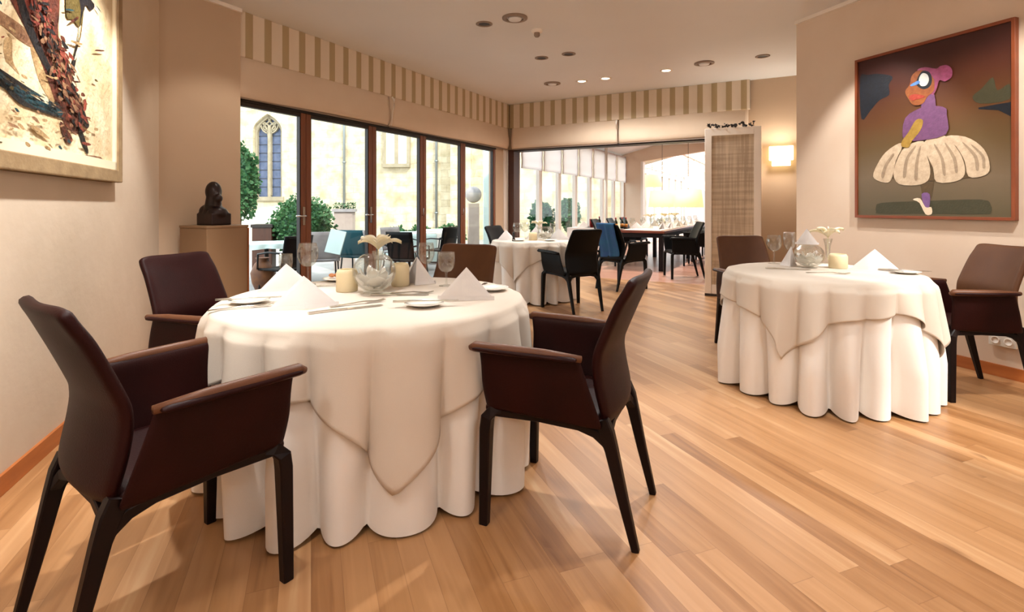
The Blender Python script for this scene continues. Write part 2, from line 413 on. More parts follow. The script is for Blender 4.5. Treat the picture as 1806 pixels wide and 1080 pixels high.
# back wall: jamb, header, right part with sconce
OP0, OP1, HD = .14, 4.1, 2.25
slab('wall_back', C0, V, OP1, BW1, 0, ZC, -U, .2, MT['walltan'])
slab('wall_header', C0, V, 0, OP1, HD, ZC, -U, .2, MT['walltan'])
slab('trim_4', C0, V, .02, OP0, 0, HD, -U, .22, MT['windjamb'], front=.02)
slab('trim_5', C0, V, OP0, OP1, HD-.03, HD, -U, .24, MT['windark'], front=.02)
slab('trim_6', C0, V, OP1-.05, OP1, 0, HD-.03, -U, .24, MT['windark'], front=.02)
# corner pier of glazed wall + header over glazing
slab('wall_corner', C0, -U, 0, .44, 0, HD, V, .14, MT['walltan'])
slab('trim_7', C0, -U, .06, .17, 0, HD, V, .03, MT['winwhite'], front=.02)
slab('wall_window', C0, -U, -.2, 5.75, HD-.001, ZC, V, .14, MT['walltan'])

# glazed folding wall
W = 1.02
for k in range(5):
    s0 = .45+W*k; s1 = s0+W-.006
    e = empty('window_%d' % (k+1), C0-U*((s0+s1)/2)-V*.035, 0, kind='structure')
    fr = MB()
    def bar(a, b_, z0, z1, mi=0, dep=.07, off=0):
        q = [C0-U*a+V*(off), C0-U*b_+V*off, C0-U*b_+V*(off-dep), C0-U*a+V*(off-dep)]
        fr.prism([(v.x, v.y) for v in q], z0, z1, mi)
    bar(s0, s0+.062, .02, HD-.03); bar(s1-.062, s1, .02, HD-.03)
    bar(s0+.062, s1-.062, .02, .14)
    fr.build('window_frame', MT['winwood'], e, world=True, bevel=.004)
    fr = MB()
    for a, b_, z0, z1 in ((s0+.062, s0+.074, .14, HD-.07), (s1-.074, s1-.062, .14, HD-.07), (s0+.062, s1-.062, .14, .152), (s0+.062, s1-.062, HD-.07, HD-.03)):
        bar(a, b_, z0, z1, 0, .05, -.008)
    fr.build('gasket', MT['windark'], e, world=True)
    fr = MB(); bar(s0+.07, s1-.07, .148, HD-.065, 0, .008, -.03); fr.build('window_pane', MT['pane'], e, world=True)
    if k in (1, 2, 3, 4):
        h = MB(); base = C0-U*(s0+.03 if k != 4 else s0+.03)+V*.0
        if k == 4 or k == 3:
            p = C0-U*(s0+.03); p.z = 1.1
            h.tube([p+V*.0, p+V*.045], .009); h.tube([p+V*.045, p+V*.045-U*.02, p+V*.045-U*.13], .009)
            h.box(p+V*.004, (.008, .03, .2), -AU)
        else:
            p = C0-U*(s0+.03); p.z = 1.08
            h.tube([p, p+V*.035, p+V*.035+Vector((0, 0, .1))], .006)
        h.build('handle', MT['chrome'], e, world=True)
slab('trim_8', C0, -U, .44, 5.75, HD-.03, HD, V, .1, MT['windark'], front=.012)

# ---------------------------------------------------------------- striped valances and blinds
def valance(name, P, D, N, t0, t1, z0, z1, label, off=.075):
    b = MB(); per = .205; n = int((t1-t0)/per*10); rows = 3
    vs = []; 
    for i in range(n+1):
        t = t0+(t1-t0)*i/n
        for z, o in ((z1, off), (z0+.01, off), (z0, off-.004), (z0, off-.05), (z1, off-.05)):
            ph = ((t-t0)/per) % 1
            w = .004*sin(2*pi*(t-t0)/per)
            p = wallpt(P, D, t, N, o+w, z); vs.append(p)
    for i in range(n):
        t = (t1-t0)*(i+.5)/n; mi = 1 if (t/per) % 1 < .42 else 0
        for j in range(5):
            b.add([], [])
            b.f.append([i*5+j, (i+1)*5+j, (i+1)*5+(j+1) % 5, i*5+(j+1) % 5]); b.m.append(mi); b.smooth.append(False)
    b.f.append([0, 1, 2, 3, 4]); b.m.append(2); b.smooth.append(False)
    b.f.append([n*5+k for k in (4, 3, 2, 1, 0)]); b.m.append(2); b.smooth.append(False)
    b.v = [tuple(v) for v in vs]
    o = b.build(name, [MT['stripeA'], MT['stripeB'], MT['windark']]); tag(o, label, 'valance', 'striped valances below the ceiling'); return o
VZ0 = 2.635
valance('window_valance', C0, -U, V, .085, 5.4, VZ0, ZC-.002, 'long cream and tan striped fabric valance above the garden glazing')
valance('window_valance', C0, V, -U, .085, OP1+.005, VZ0-.0, ZC-.002, 'striped fabric valance above the wide opening to the next room')
def blind(P, D, N, t0, t1, z0, z1, label, off=.03, m='blind', cord=None, cat='roman blind', bulge=.03):
    e = empty('roman_blind', tuple(P+D*((t0+t1)/2)+N*off+Vector((0, 0, z0))), 0, label, cat)
    prof = [(z1, .02), (z1-.02, .035), (z0+.62*(z1-z0), .03+bulge*.5), (z0+.45*(z1-z0), .03+bulge), (z0+.2*(z1-z0), .03+bulge*.9), (z0+.05, .03+bulge*.7), (z0+.012, .02+bulge*.4), (z0, .012), (z0+.01, 0), (z1, 0)]
    b = MB(); n = 40
    def fn(u, v):
        t = t0+(t1-t0)*u; i = v*(len(prof)-1); k = min(int(i), len(prof)-2); f = i-k
        z = prof[k][0]*(1-f)+prof[k+1][0]*f; o = prof[k][1]*(1-f)+prof[k+1][1]*f
        sag = .012*noise.noise(Vector((t*1.7, z*3, t0)))
        return wallpt(P, D, t, N, off+o+sag*(1 if o > .01 else 0), z+.006*sin(t*2.1)*(1 if z < (z0+z1)/2 else 0))
    b.grid(fn, n, len(prof)-1)
    for u in (0, 1): b.add([fn(u, k/(len(prof)-1)) for k in range(len(prof))], [tuple(range(len(prof)))])
    b.build('fabric', MT[m], e, world=True)
    s = MB(); q = [wallpt(P, D, t0+.01, N, off+.004, 0), wallpt(P, D, t1-.01, N, off+.004, 0), wallpt(P, D, t1-.01, N, off+.018, 0), wallpt(P, D, t0+.01, N, off+.018, 0)]
    s.prism([(v.x, v.y) for v in q], z0-.014, z0+.002); s.build('bottom_bar', MT['vent'], e, world=True)
    if cord is not None:
        c = MB(); tt = t0 if cord < 0 else t1; p = wallpt(P, D, tt, N, off+.075, 0)
        c.tube([p+Vector((0, 0, z1-.03)), p+N*.03+Vector((0, 0, z1-.07)), p+N*.035+Vector((0, 0, z1-.14)), p+N*.01+Vector((0, 0, z1-.22)), p-N*.01+Vector((0, 0, z0))], [.012, .014, .01, .006, .005])
        c.build('cord', MT['white'], e, world=True)
    return e
sb = on(688, C0+V*.08, -U)
blind(C0, -U, V, .1, sb-.012, HD+.005, VZ0+.02, 'plain beige roman blind drawn up over the glazing, nearer the room corner', cord=1)
blind(C0, -U, V, sb+.012, 5.4, HD+.005, VZ0+.02, 'plain beige roman blind drawn up over the glazing beside the bust')
tb = on(1090, C0-U*.08, V)
blind(C0, V, -U, .12, tb-.012, HD+.005, VZ0+.02, 'plain beige roman blind above the left half of the wide opening', cord=1)
blind(C0, V, -U, tb+.012, OP1-.02, HD+.005, VZ0+.02, 'plain beige roman blind above the right half of the wide opening')
# dark creature-like trinkets / dried decoration on top of the folded leaf
# ---------------------------------------------------------------- folding panel door beside the opening
dA = Vector((2.60, 7.06, 0)); dB = Vector((3.22, 6.76, 0)); DD = (dB-dA).normalized(); DN = Vector((DD.y, -DD.x, 0))
e = empty('door_1', tuple((dA+dB)/2), 0, kind='structure')
wd = (dB-dA).length
def leaf(P, D, N, w, z0, z1, e):
    f = MB()
    def pr(a, b_, za, zb, o0=0, o1=-.045):
        q = [P+D*a+N*o0, P+D*b_+N*o0, P+D*b_+N*o1, P+D*a+N*o1]; f.prism([(v.x, v.y) for v in q], za, zb)
    pr(0, .085, z0, z1); pr(w-.085, w, z0, z1); pr(.085, w-.085, z1-.1, z1); pr(.085, w-.085, z0, z0+.12)
    f.build('door_frame', MT['white'], e, world=True, bevel=.004)
    f = MB(); pr(.085, w-.085, z0+.12, z1-.1, -.012, -.032); f.build('woven_panel', MT['weave'], e, world=True)
leaf(dA, DD, DN, wd, .035, 2.25, e)
f = MB(); q = [dA, dA+DD*wd, dA+DD*wd-DN*.04, dA-DN*.04]; f.prism([(v.x, v.y) for v in q], 0.0, .035); f.build('gap_strip', MT['windark'], e, world=True)  # dark strip filling the gap under the leaf
jb = C0+V*(OP1-.06)-U*.06
d2 = (jb-dB).normalized()
leaf(dB+d2*.06, d2, Vector((d2.y, -d2.x, 0)), (jb-dB).length-.08, .035, 2.25, e)

# ---------------------------------------------------------------- ceiling fittings
def ceil_at(px, py): return at(px, py, ZC) if False else Vector(((px-CX)/F*((ZC-HC)*F/(HY-py)), (ZC-HC)*F/(HY-py), ZC))
def ring_vent():
    e = empty('ceiling_vent', (0, 0, 0))
    MB().lathe([(.125, 0), (.125, -.012), (.09, -.02), (.082, -.012), (.082, 0)], n=32).build('rim', MT['vent'], e)
    MB().lathe([(0, -.028), (.06, -.026), (.066, -.018), (.066, -.004), (0, -.004)], n=32).build('disc', MT['ceil'], e)
    return e
def downlight(lit):
    e = empty('ceiling_downlight', (0, 0, 0))
    MB().lathe([(.085, 0), (.085, -.006), (.062, -.01), (.055, -.004), (.055, 0)], n=28).build('rim', MT['white'] if lit else MT['vent'], e)
    MB().lathe([(.055, -.001), (.04, -.006), (0, -.008)] if lit else [(.055, -.001), (.03, -.004), (0, -.004)], n=28).build('lamp', MT['plate_glow'] if lit else MT['lampdark'], e)
    return e
rv = ring_vent(); dd = downlight(False); dl = downlight(True)
vents = [(908, 31, 'round ceiling vent ring nearest the camera, beside the leftmost dark downlight'), (974, 147, 'round ceiling vent ring nearest the room corner'), (1242, 111, 'round ceiling vent ring in front of the striped back valance')]
for i, (x, y, l) in enumerate(vents): place(rv, i == 0, ceil_at(x, y), 0, l, 'ceiling vent', 'round ceiling vents')
ds = [(854, 42, 'dark recessed ceiling downlight, leftmost of the ceiling fittings'), (955, 102, 'left of the two dark downlights in the middle of the ceiling'), (1003, 95, 'right of the two dark downlights in the middle of the ceiling'), (1345, 99, 'dark recessed downlight near the right wall corner')]
for i, (x, y, l) in enumerate(ds): place(dd, i == 0, ceil_at(x, y), 0, l, 'downlight', 'unlit ceiling downlights')
ls = [(1026, 143, 'glowing ceiling downlight beside the far vent ring, leftmost lit one'), (1068, 138, 'glowing ceiling downlight, middle one of the three lit'), (1175, 124, 'glowing ceiling downlight left of the right-hand vent ring')]
for i, (x, y, l) in enumerate(ls): place(dl, i == 0, ceil_at(x, y), 0, l, 'downlight', 'lit ceiling downlights')
e = empty('smoke_detector', tuple(ceil_at(947, 53)), 0, 'small white smoke detector hanging from the ceiling', 'smoke detector')
MB().lathe([(.06, 0), (.06, -.02), (.045, -.03), (0, -.03)]).build('base', MT['white'], e)
MB().lathe([(.03, -.03), (.032, -.06), (.02, -.075), (0, -.078)]).build('sensor', MT['vent'], e)

# ---------------------------------------------------------------- wall sconce, socket
p, t = onp(1378, 272, C0, V)
e = empty('wall_sconce', tuple(p), 0, 'lit cream wall sconce on the tan wall beside the folding panel', 'wall lamp')
b = MB(); q = C0+V*t-U*.04
def bx(b, c, w, d, h, z): b.box((c.x, c.y, z), (w, d, h), -AU)
bx(b, q-U*.04, .31, .09, .2, 1.965); b.build('lamp_shade', MT['shade'], e, world=True, bevel=.008)
b = MB(); bx(b, q-U*.04, .24, .07, .07, 1.82); b.build('lower_diffuser', MT['plate_glow'] if False else MT['shade'], e, world=True, bevel=.005)
b = MB(); bx(b, q+U*.02, .2, .04, .1, 1.88); b.build('wall_plate', MT['chrome'], e, world=True)
tS = on(1772, PR, -L_); c = PR-L_*tS+RN*.02
e = empty('power_socket', (c.x, c.y, .26), 0, 'small white double power socket low on the right wall', 'power socket')
rz = atan2((-L_).y, (-L_).x)
MB().box((0, 0, 0), (.16, .022, .08), rz).build('face_plate', MT['plastic'], e, bevel=.004)
b = MB()
for s_ in (-.038, .038):
    b.lathe([(.026, 0), (.026, .006), (.02, .006), (.02, .001), (0, .001)], c=Vector((cos(rz), sin(rz), 0))*s_+RN*.0115, n=16, M=RN.to_track_quat('Z', 'Y').to_matrix())
b.build('outlet', MT['white'], e)

# ---------------------------------------------------------------- paintings
def smooth_loop(pts, k=4):
    n = len(pts); out = []
    for i in range(n):
        p0, p1, p2, p3 = [Vector((*pts[(i+j-1) % n], 0)) for j in range(4)]
        for s_ in range(k):
            t = s_/k
            v = .5*((2*p1)+(-p0+p2)*t+(2*p0-5*p1+4*p2-p3)*t*t+(-p0+3*p1-3*p2+p3)*t**3)
            out.append((v.x, v.y))
    return out
def paint_layers(b, layers, P, D, N, off0, conv, clip=None):
    for i, (mi, pts, sm) in enumerate(layers):
        if sm: pts = smooth_loop(pts, 3)
        vs = []
        for x, y in pts:
            px, py = conv(x, y); q, t = onp(px, py, P+N*off0, D)
            if clip:
                t = min(max(t, clip[0]), clip[1]); w = P+N*off0+D*t; q = Vector((w.x, w.y, min(max(q.z, clip[2]), clip[3])))
            vs.append(q+N*(.0004*min(i+1, 30)+.00002*i))
        b.add(vs, [tuple(range(len(vs)))], mi)
# right: dancer
DR = -L_
t0 = on(1515, PR, DR); t1 = on(1799, PR, DR); z0, z1 = 1.105, 2.50
cR = PR+DR*((t0+t1)/2)
e = empty('framed_painting', (cR.x, cR.y, z0), 0, 'large painting of a dancer in a puffy pale skirt on the right wall', 'painting')
b = MB()
def fb(P, D, N, a0, a1, za, zb, o0, o1, b):
    q = [wallpt(P, D, a0, N, o0, 0), wallpt(P, D, a1, N, o0, 0), wallpt(P, D, a1, N, o1, 0), wallpt(P, D, a0, N, o1, 0)]
    b.prism([(v.x, v.y) for v in q], za, zb)
fw = .022
for a0, a1, za, zb in ((t0, t0+fw, z0, z1), (t1-fw, t1, z0, z1), (t0+fw, t1-fw, z0, z0+fw), (t0+fw, t1-fw, z1-fw, z1)):
    fb(PR, DR, RN, a0, a1, za, zb, .012, .055, b)
b.build('picture_frame', MT['frame_r'], e, world=True, bevel=.002)
def paint_bg(name, stops, axis_scale, dist):
    m, nt, out = new_mat(name); L = nt.links
    bs = nd(nt, 'ShaderNodeBsdfPrincipled'); bs.inputs['Roughness'].default_value = .45
    tc = nd(nt, 'ShaderNodeTexCoord'); sp = nd(nt, 'ShaderNodeSeparateXYZ'); L.new(tc.outputs['Object'], sp.inputs[0])
    n = nd(nt, 'ShaderNodeTexNoise'); n.inputs['Scale'].default_value = 2.5; n.inputs['Detail'].default_value = 5; L.new(tc.outputs['Object'], n.inputs['Vector'])
    a = nd(nt, 'ShaderNodeMath', operation='MULTIPLY_ADD'); a.inputs[1].default_value = dist; L.new(n.outputs['Fac'], a.inputs[0])
    mr = nd(nt, 'ShaderNodeMapRange'); mr.inputs[1].default_value = 0; mr.inputs[2].default_value = axis_scale; L.new(sp.outputs['Z'], mr.inputs[0]); L.new(mr.outputs[0], a.inputs[2])
    r = nd(nt, 'ShaderNodeValToRGB'); cr = r.color_ramp
    cr.elements[0].position = stops[0][0]; cr.elements[0].color = hx(stops[0][1]); cr.elements[1].position = stops[-1][0]; cr.elements[1].color = hx(stops[-1][1])
    for p_, c_ in stops[1:-1]: cr.elements.new(p_).color = hx(c_)
    L.new(a.outputs[0], r.inputs[0]); L.new(r.outputs[0], bs.inputs['Base Color']); L.new(bs.outputs[0], out.inputs[0]); return m
bgR = paint_bg('dancer_ground', [(.12, '#574c34'), (.32, '#6c5a44'), (.5, '#5a4424'), (.68, '#583415'), (.85, '#48200f'), (1.05, '#360f08')], 1.4, .16)
pm = [bgR] + [mat('paint_'+n, c, .5, c2, 30, bump=.2, bscale=80) for n, c, c2 in (
    ('navy', '#0a0d14', '#111722'), ('shadow', '#3a3722', '#3f3b26'), ('skirt', '#b39b80', '#cbb69a'), ('skirt_dark', '#4a3a22', '#5a452a'),
    ('violet', '#5f3a5c', '#6d4468'), ('arm', '#8a6a26', '#a07e34'), ('hair', '#7a3550', '#94466a'), ('face', '#8f5222', '#7a3c18'), ('lens', '#b8c4c4', '#d8d0c0'),
    ('blue', '#3d6aa8', '#5a86c4'), ('shoe', '#d8c0a4', '#e4d0b6'), ('redlip', '#8c2a1c', '#a03a28'), ('stocking', '#6a4a78', '#7a5688'), ('skirt_line', '#8d7862', '#a08a70'))]
b = MB()
vs = [wallpt(PR, DR, t0+fw, RN, .04, z0+fw), wallpt(PR, DR, t1-fw, RN, .04, z0+fw), wallpt(PR, DR, t1-fw, RN, .04, z1-fw), wallpt(PR, DR, t0+fw, RN, .04, z1-fw)]
back = [v-RN*.025 for v in vs]
b.add(vs+back, [(0, 1, 2, 3), (7, 6, 5, 4), (0, 4, 5, 1), (1, 5, 6, 2), (2, 6, 7, 3), (3, 7, 4, 0)], 0)
cv = lambda x, y: (1380+x*.389, y*.389)
c2 = lambda x, y: (1580+x/6.75, 100+y/6.75)
lay = [
 (1, [(352, 352), (385, 340), (440, 335), (500, 348), (482, 385), (484, 430), (440, 455), (400, 500), (358, 540)], True),
 (1, [(888, 488), (1036, 462), (1036, 528), (980, 500), (890, 496)], False),
 (2, [(425, 940), (450, 920), (640, 912), (900, 905), (945, 930), (945, 965), (900, 972), (600, 970), (440, 970), (425, 960)], True),
 (2, [(862, 440), (905, 400), (955, 350), (975, 410), (1030, 380), (1030, 450), (900, 470)], True),
 (4, [(625, 835), (690, 820), (675, 900), (635, 890)], False),
 (13, [(632, 880), (668, 880), (666, 940), (645, 935)], True),
 (11, [(592, 905), (625, 900), (650, 940), (676, 940), (678, 970), (650, 972), (622, 920)], True),
 (4, [(430, 800), (520, 700), (700, 640), (860, 660), (930, 740), (925, 790), (700, 820), (520, 810)], True),
 (3, [(412, 800), (432, 745), (470, 690), (530, 650), (545, 665), (515, 730), (500, 800), (480, 828), (440, 822)], True),
 (3, [(505, 790), (520, 730), (560, 665), (640, 640), (655, 700), (672, 770), (660, 820), (610, 840), (530, 835)], True),
 (3, [(640, 650), (730, 612), (790, 670), (822, 730), (828, 790), (790, 822), (700, 825), (684, 760)], True),
 (3, [(745, 618), (830, 620), (900, 660), (935, 715), (940, 775), (905, 800), (845, 800), (828, 730), (790, 665)], True),
 (14, [(548, 800), (560, 720), (600, 665), (606, 668), (572, 725), (562, 800)], True),
 (14, [(600, 810), (606, 730), (624, 668), (630, 670), (618, 735), (614, 812)], True),
 (14, [(730, 790), (720, 720), (690, 660), (697, 658), (733, 720), (742, 790)], True),
 (14, [(785, 780), (775, 720), (740, 655), (747, 653), (788, 715), (797, 778)], True),
 (14, [(880, 770), (870, 710), (820, 650), (828, 650), (884, 705), (893, 768)], True),
 (14, [(910, 760), (905, 710), (860, 660), (868, 660), (916, 705), (922, 758)], True),
 (14, [(450, 800), (465, 750), (500, 700), (506, 702), (474, 755), (462, 802)], True),
 (5, [(548, 620), (560, 535), (630, 490), (690, 480), (742, 490), (748, 520), (745, 610), (600, 640), (570, 630)], True),
 (5, [(636, 500), (640, 440), (668, 420), (692, 430), (694, 500)], True),
 (6, [(608, 545), (640, 545), (630, 590), (590, 640), (575, 668), (545, 665), (545, 640), (575, 600)], True),
 (7, [(615, 318), (650, 305), (700, 312), (720, 300), (750, 296), (772, 315), (770, 350), (740, 370), (715, 365), (700, 410), (680, 430), (660, 380), (640, 340)], True),
 (8, [(580, 385), (590, 345), (620, 320), (660, 325), (690, 360), (690, 410), (660, 440), (640, 470), (600, 478), (575, 450), (560, 415)], True),
 (1, [(640, 322), (672, 330), (682, 365), (670, 395), (640, 405), (612, 385), (618, 350)], True),
 (9, [(642, 332), (662, 340), (668, 365), (655, 388), (632, 390), (622, 370), (628, 345)], True),
 (10, [(585, 385), (620, 366), (626, 378), (590, 392)], True),
 (12, [(578, 440), (600, 428), (640, 432), (650, 440), (620, 450), (590, 456)], True),
]
paint_layers(b, lay, PR, DR, RN, .0401, cv, (t0+fw, t1-fw, z0+fw, z1-fw))
b.build('canvas', pm, e, world=True)
# left: abstract
DLf = -L_
s0 = on(197, PL, DLf); s1 = s0+1.75; z0, z1 = 1.355, 2.98
cL = PL+DLf*((s0+s1)/2)
e = empty('framed_painting', (cL.x, cL.y, z0), 0, 'large abstract painting with thick dark red strokes on the left wall', 'painting')
b = MB(); fw = .075
for a0, a1, za, zb in ((s0, s0+fw, z0, z1), (s1-fw, s1, z0, z1), (s0+fw, s1-fw, z0, z0+fw), (s0+fw, s1-fw, z1-fw, z1)):
    fb(PL, DLf, LN, a0, a1, za, zb, .012, .06, b)
b.build('picture_frame', MT['frame_l'], e, world=True, bevel=.006)
b = MB(); mw = .05
for a0, a1, za, zb in ((s0+fw, s0+fw+.022, z0+fw, z1-fw), (s1-fw-mw, s1-fw, z0+fw, z1-fw), (s0+fw, s1-fw, z0+fw, z0+fw+mw), (s0+fw, s1-fw, z1-fw-mw, z1-fw)):
    fb(PL, DLf, LN, a0, a1, za, zb, .02, .05, b)
b.build('mat_border', MT['matw'], e, world=True)
bgL = mat('abstract_ground', '#cdb083', .6, '#efe0bd', 6, bump=.8, bscale=30, detail=8)
pl = [bgL]+[mat('stroke_'+n, c, .5, c2, s, bump=.8, bscale=50, detail=8) for n, c, c2, s in (('maroon', '#2c110c', '#6e3524', 22), ('black', '#0c0a0c', '#1c1a1e', 12), ('teal', '#10303c', '#1d4a52', 14), ('tan', '#8f6f48', '#c2a275', 14), ('crimson', '#5a1412', '#9a4a38', 26), ('olive', '#4a3d1a', '#6a5a2c', 10), ('cream', '#e8d8b0', '#f6ead0', 16), ('brown', '#6a4430', '#a07a58', 18))]
b = MB(); aa, ab = s0+fw+.02, s1-fw-.02
vs = [wallpt(PL, DLf, aa, LN, .034, z0+fw), wallpt(PL, DLf, ab, LN, .034, z0+fw), wallpt(PL, DLf, ab, LN, .034, z1-fw), wallpt(PL, DLf, aa, LN, .034, z1-fw)]
back = [v-LN*.02 for v in vs]
b.add(vs+back, [(0, 1, 2, 3), (7, 6, 5, 4), (0, 4, 5, 1), (1, 5, 6, 2), (2, 6, 7, 3), (3, 7, 4, 0)], 0)
cl = lambda x, y: (x/3.178, y/3.178)
lay = [
 (7, [(380, 120), (430, 170), (420, 260), (380, 330), (350, 230), (330, 150)], True),
 (4, [(20, 225), (65, 215), (70, 340), (110, 420), (60, 370), (25, 330)], True),
 (4, [(170, 250), (240, 330), (290, 480), (330, 560), (300, 590), (230, 480), (190, 360)], True),
 (8, [(-60, 30), (30, 80), (140, 160), (190, 230), (180, 265), (100, 220), (20, 150), (-60, 100)], True),
 (1, [(20, -120), (300, -100), (330, 60), (325, 200), (390, 380), (405, 480), (450, 560), (490, 690), (470, 740), (400, 745), (340, 660), (290, 520), (240, 380), (190, 260), (120, 120)], True),
 (5, [(110, -100), (250, -90), (270, 60), (310, 200), (290, 300), (250, 240), (190, 120), (130, 20)], True),
 (8, [(265, 200), (310, 230), (350, 330), (390, 430), (370, 520), (320, 440), (285, 330)], True),
 (2, [(70, -90), (110, -60), (180, 150), (240, 290), (300, 420), (280, 430), (200, 290), (120, 110)], True),
 (2, [(395, 560), (430, 560), (470, 630), (495, 700), (480, 715), (440, 660)], True),
 (2, [(420, 680), (450, 720), (490, 840), (480, 860), (450, 790)], True),
 (1, [(330, 680), (370, 720), (400, 780), (380, 810), (350, 770)], True),
 (3, [(-80, 370), (20, 440), (130, 510), (250, 580), (340, 620), (330, 650), (230, 620), (130, 590), (40, 510), (-80, 440)], True),
 (2, [(-80, 400), (0, 445), (100, 540), (190, 600), (330, 650), (340, 665), (200, 620), (100, 580), (0, 480), (-80, 430)], True),
 (2, [(-80, 340), (0, 390), (120, 470), (230, 540), (235, 548), (120, 490), (0, 410), (-80, 360)], True),
 (6, [(370, -80), (470, -60), (465, 60), (440, 150), (400, 110), (365, 90)], True),
 (2, [(430, -60), (520, 20), (500, 60), (470, 30), (440, 150), (420, 330), (400, 400), (390, 380), (425, 230), (445, 60)], True),
 (7, [(462, 60), (478, 70), (452, 230), (415, 330), (410, 320), (445, 200)], True),
 (6, [(280, 830), (330, 850), (345, 868), (290, 860)], True),
 (4, [(150, 700), (200, 715), (270, 780), (200, 750)], True),
 (8, [(450, 870), (555, 880), (555, 915), (470, 895)], True),
]
rn = random.Random(21)
def dab(cx_, cy_, w_, h_, a_, mi): 
    pts = []
    for k in range(7):
        t_ = 2*pi*k/7; r_ = rn.uniform(.6, 1.25); x_, y_ = w_*r_*cos(t_), h_*r_*sin(t_); pts.append((cx_+x_*cos(a_)-y_*sin(a_), cy_+x_*sin(a_)+y_*cos(a_)))
    return (mi, pts, True)
for k in range(210):
    f = rn.random(); x_ = 170+270*f+rn.gauss(0, 26); y_ = -60+740*f+rn.gauss(0, 25)
    lay.append(dab(x_, y_, rn.uniform(14, 34), rn.uniform(4, 12), 1.1+rn.gauss(0, .3), rn.choice((1, 1, 1, 8, 5, 5, 2, 2, 8))))
for k in range(55):
    x_ = rn.uniform(-60, 540); y_ = rn.uniform(560+x_*.15, 800+x_*.15) if rn.random() < .75 else rn.uniform(0, 500)
    lay.append(dab(x_, y_, rn.uniform(12, 36), rn.uniform(3, 10), .45+rn.gauss(0, .4), rn.choice((4, 8, 4)) if rn.random() < .5 else rn.choice((6, 1, 5, 3, 4))))
for k in range(60):
    f = rn.random(); x_ = -60+390*f; y_ = 400+230*f+rn.gauss(0, 14); lay.append(dab(x_, y_, rn.uniform(12, 30), rn.uniform(2, 6), .55, rn.choice((2, 2, 3, 3, 2))))
lay = [(m_, p_, q_) for m_, p_, q_ in lay]
lay += [(1, [(-420, -160), (-250, -220), (-120, -80), (-180, 40), (-330, 20)], True), (5, [(-360, -120), (-260, -150), (-200, -60), (-300, -20)], True),
 (3, [(-520, 200), (-300, 260), (-80, 370), (-80, 440), (-320, 340), (-540, 280)], True), (8, [(-500, 420), (-300, 470), (-180, 560), (-360, 540)], True), (2, [(-300, -300), (-180, -260), (-60, -120), (-90, -90), (-220, -210)], True)]
paint_layers(b, lay, PL, DLf, LN, .0341, cl, (aa, ab, z0+fw, z1-fw))
b.build('canvas', pl, e, world=True)

# ---------------------------------------------------------------- pedestal and bust
pc = Vector((-2.45, 4.2, 0)); PH = 1.045
pcen = pc+U*.18-V*.19
e = empty('pedestal', tuple(pcen), 0, 'square light brown wooden pedestal standing against the tan wall panel', 'pedestal')
b = MB(); b.box((0, 0, PH/2-.01), (.38, .36, PH-.02), -AU); b.build('body', MT['wood'], e, bevel=.003)
MB().box((0, 0, PH-.01), (.388, .368, .02), -AU).build('top', MT['wood'], e, bevel=.003)
b = MB(); 
q = V*.19+U*.18; b.box((q.x, q.y, PH/2-.01), (.012, .012, PH-.03), -AU); b.build('edge_strip', MT['woodedge'], e)
e = empty('bust_sculpture', (pcen.x, pcen.y, PH+.001), radians(-30), 'dark bronze bust of head and shoulders standing on the wooden pedestal', 'sculpture')
b = MB()
b.box((-.005, 0, .05), (.225, .17, .1)); b.ball((-.07, 0, .115), .066, 18, sq=(1, 1.3, 1.0)); b.ball((.05, 0, .1), .07, 18, sq=(1.05, 1.2, .85)); b.ball((-.01, 0, .13), .07, 18, sq=(1.2, 1.1, .8))
b.tube([(-.02, 0, .1), (-.015, 0, .17), (-.01, 0, .25)], [.085, .066, .055], 14)
b.ball((-.012, 0, .283), .070, 24, sq=(1.0, .88, 1.25)); b.box((-.015, 0, .325), (.08, .07, .04)); b.ball((.04, 0, .275), .028, 12, sq=(.8, 1, 1.5)); b.ball((.055, 0, .27), .012, 10, sq=(1.3, .8, 1)); b.ball((.055, 0, .225), .036, 12, sq=(1.1, 1.0, 1.0)); b.ball((.03, 0, .185), .04, 12)
b.ball((.035, 0, .308), .016, 10, sq=(1, 1.8, .5)); b.ball((-.01, .055, .275), .014, 8, sq=(1, .5, 1.5)); b.ball((-.01, -.055, .275), .014, 8, sq=(1, .5, 1.5)); b.ball((-.02, 0, .338), .045, 14, sq=(1.1, .95, .5))
o = b.build('bust', MT['bronze'], e)
md = o.modifiers.new('r', 'REMESH'); md.mode = 'VOXEL'; md.voxel_size = .006; md.use_smooth_shade = True
md = o.modifiers.new('s', 'SMOOTH'); md.iterations = 6; md.factor = .6

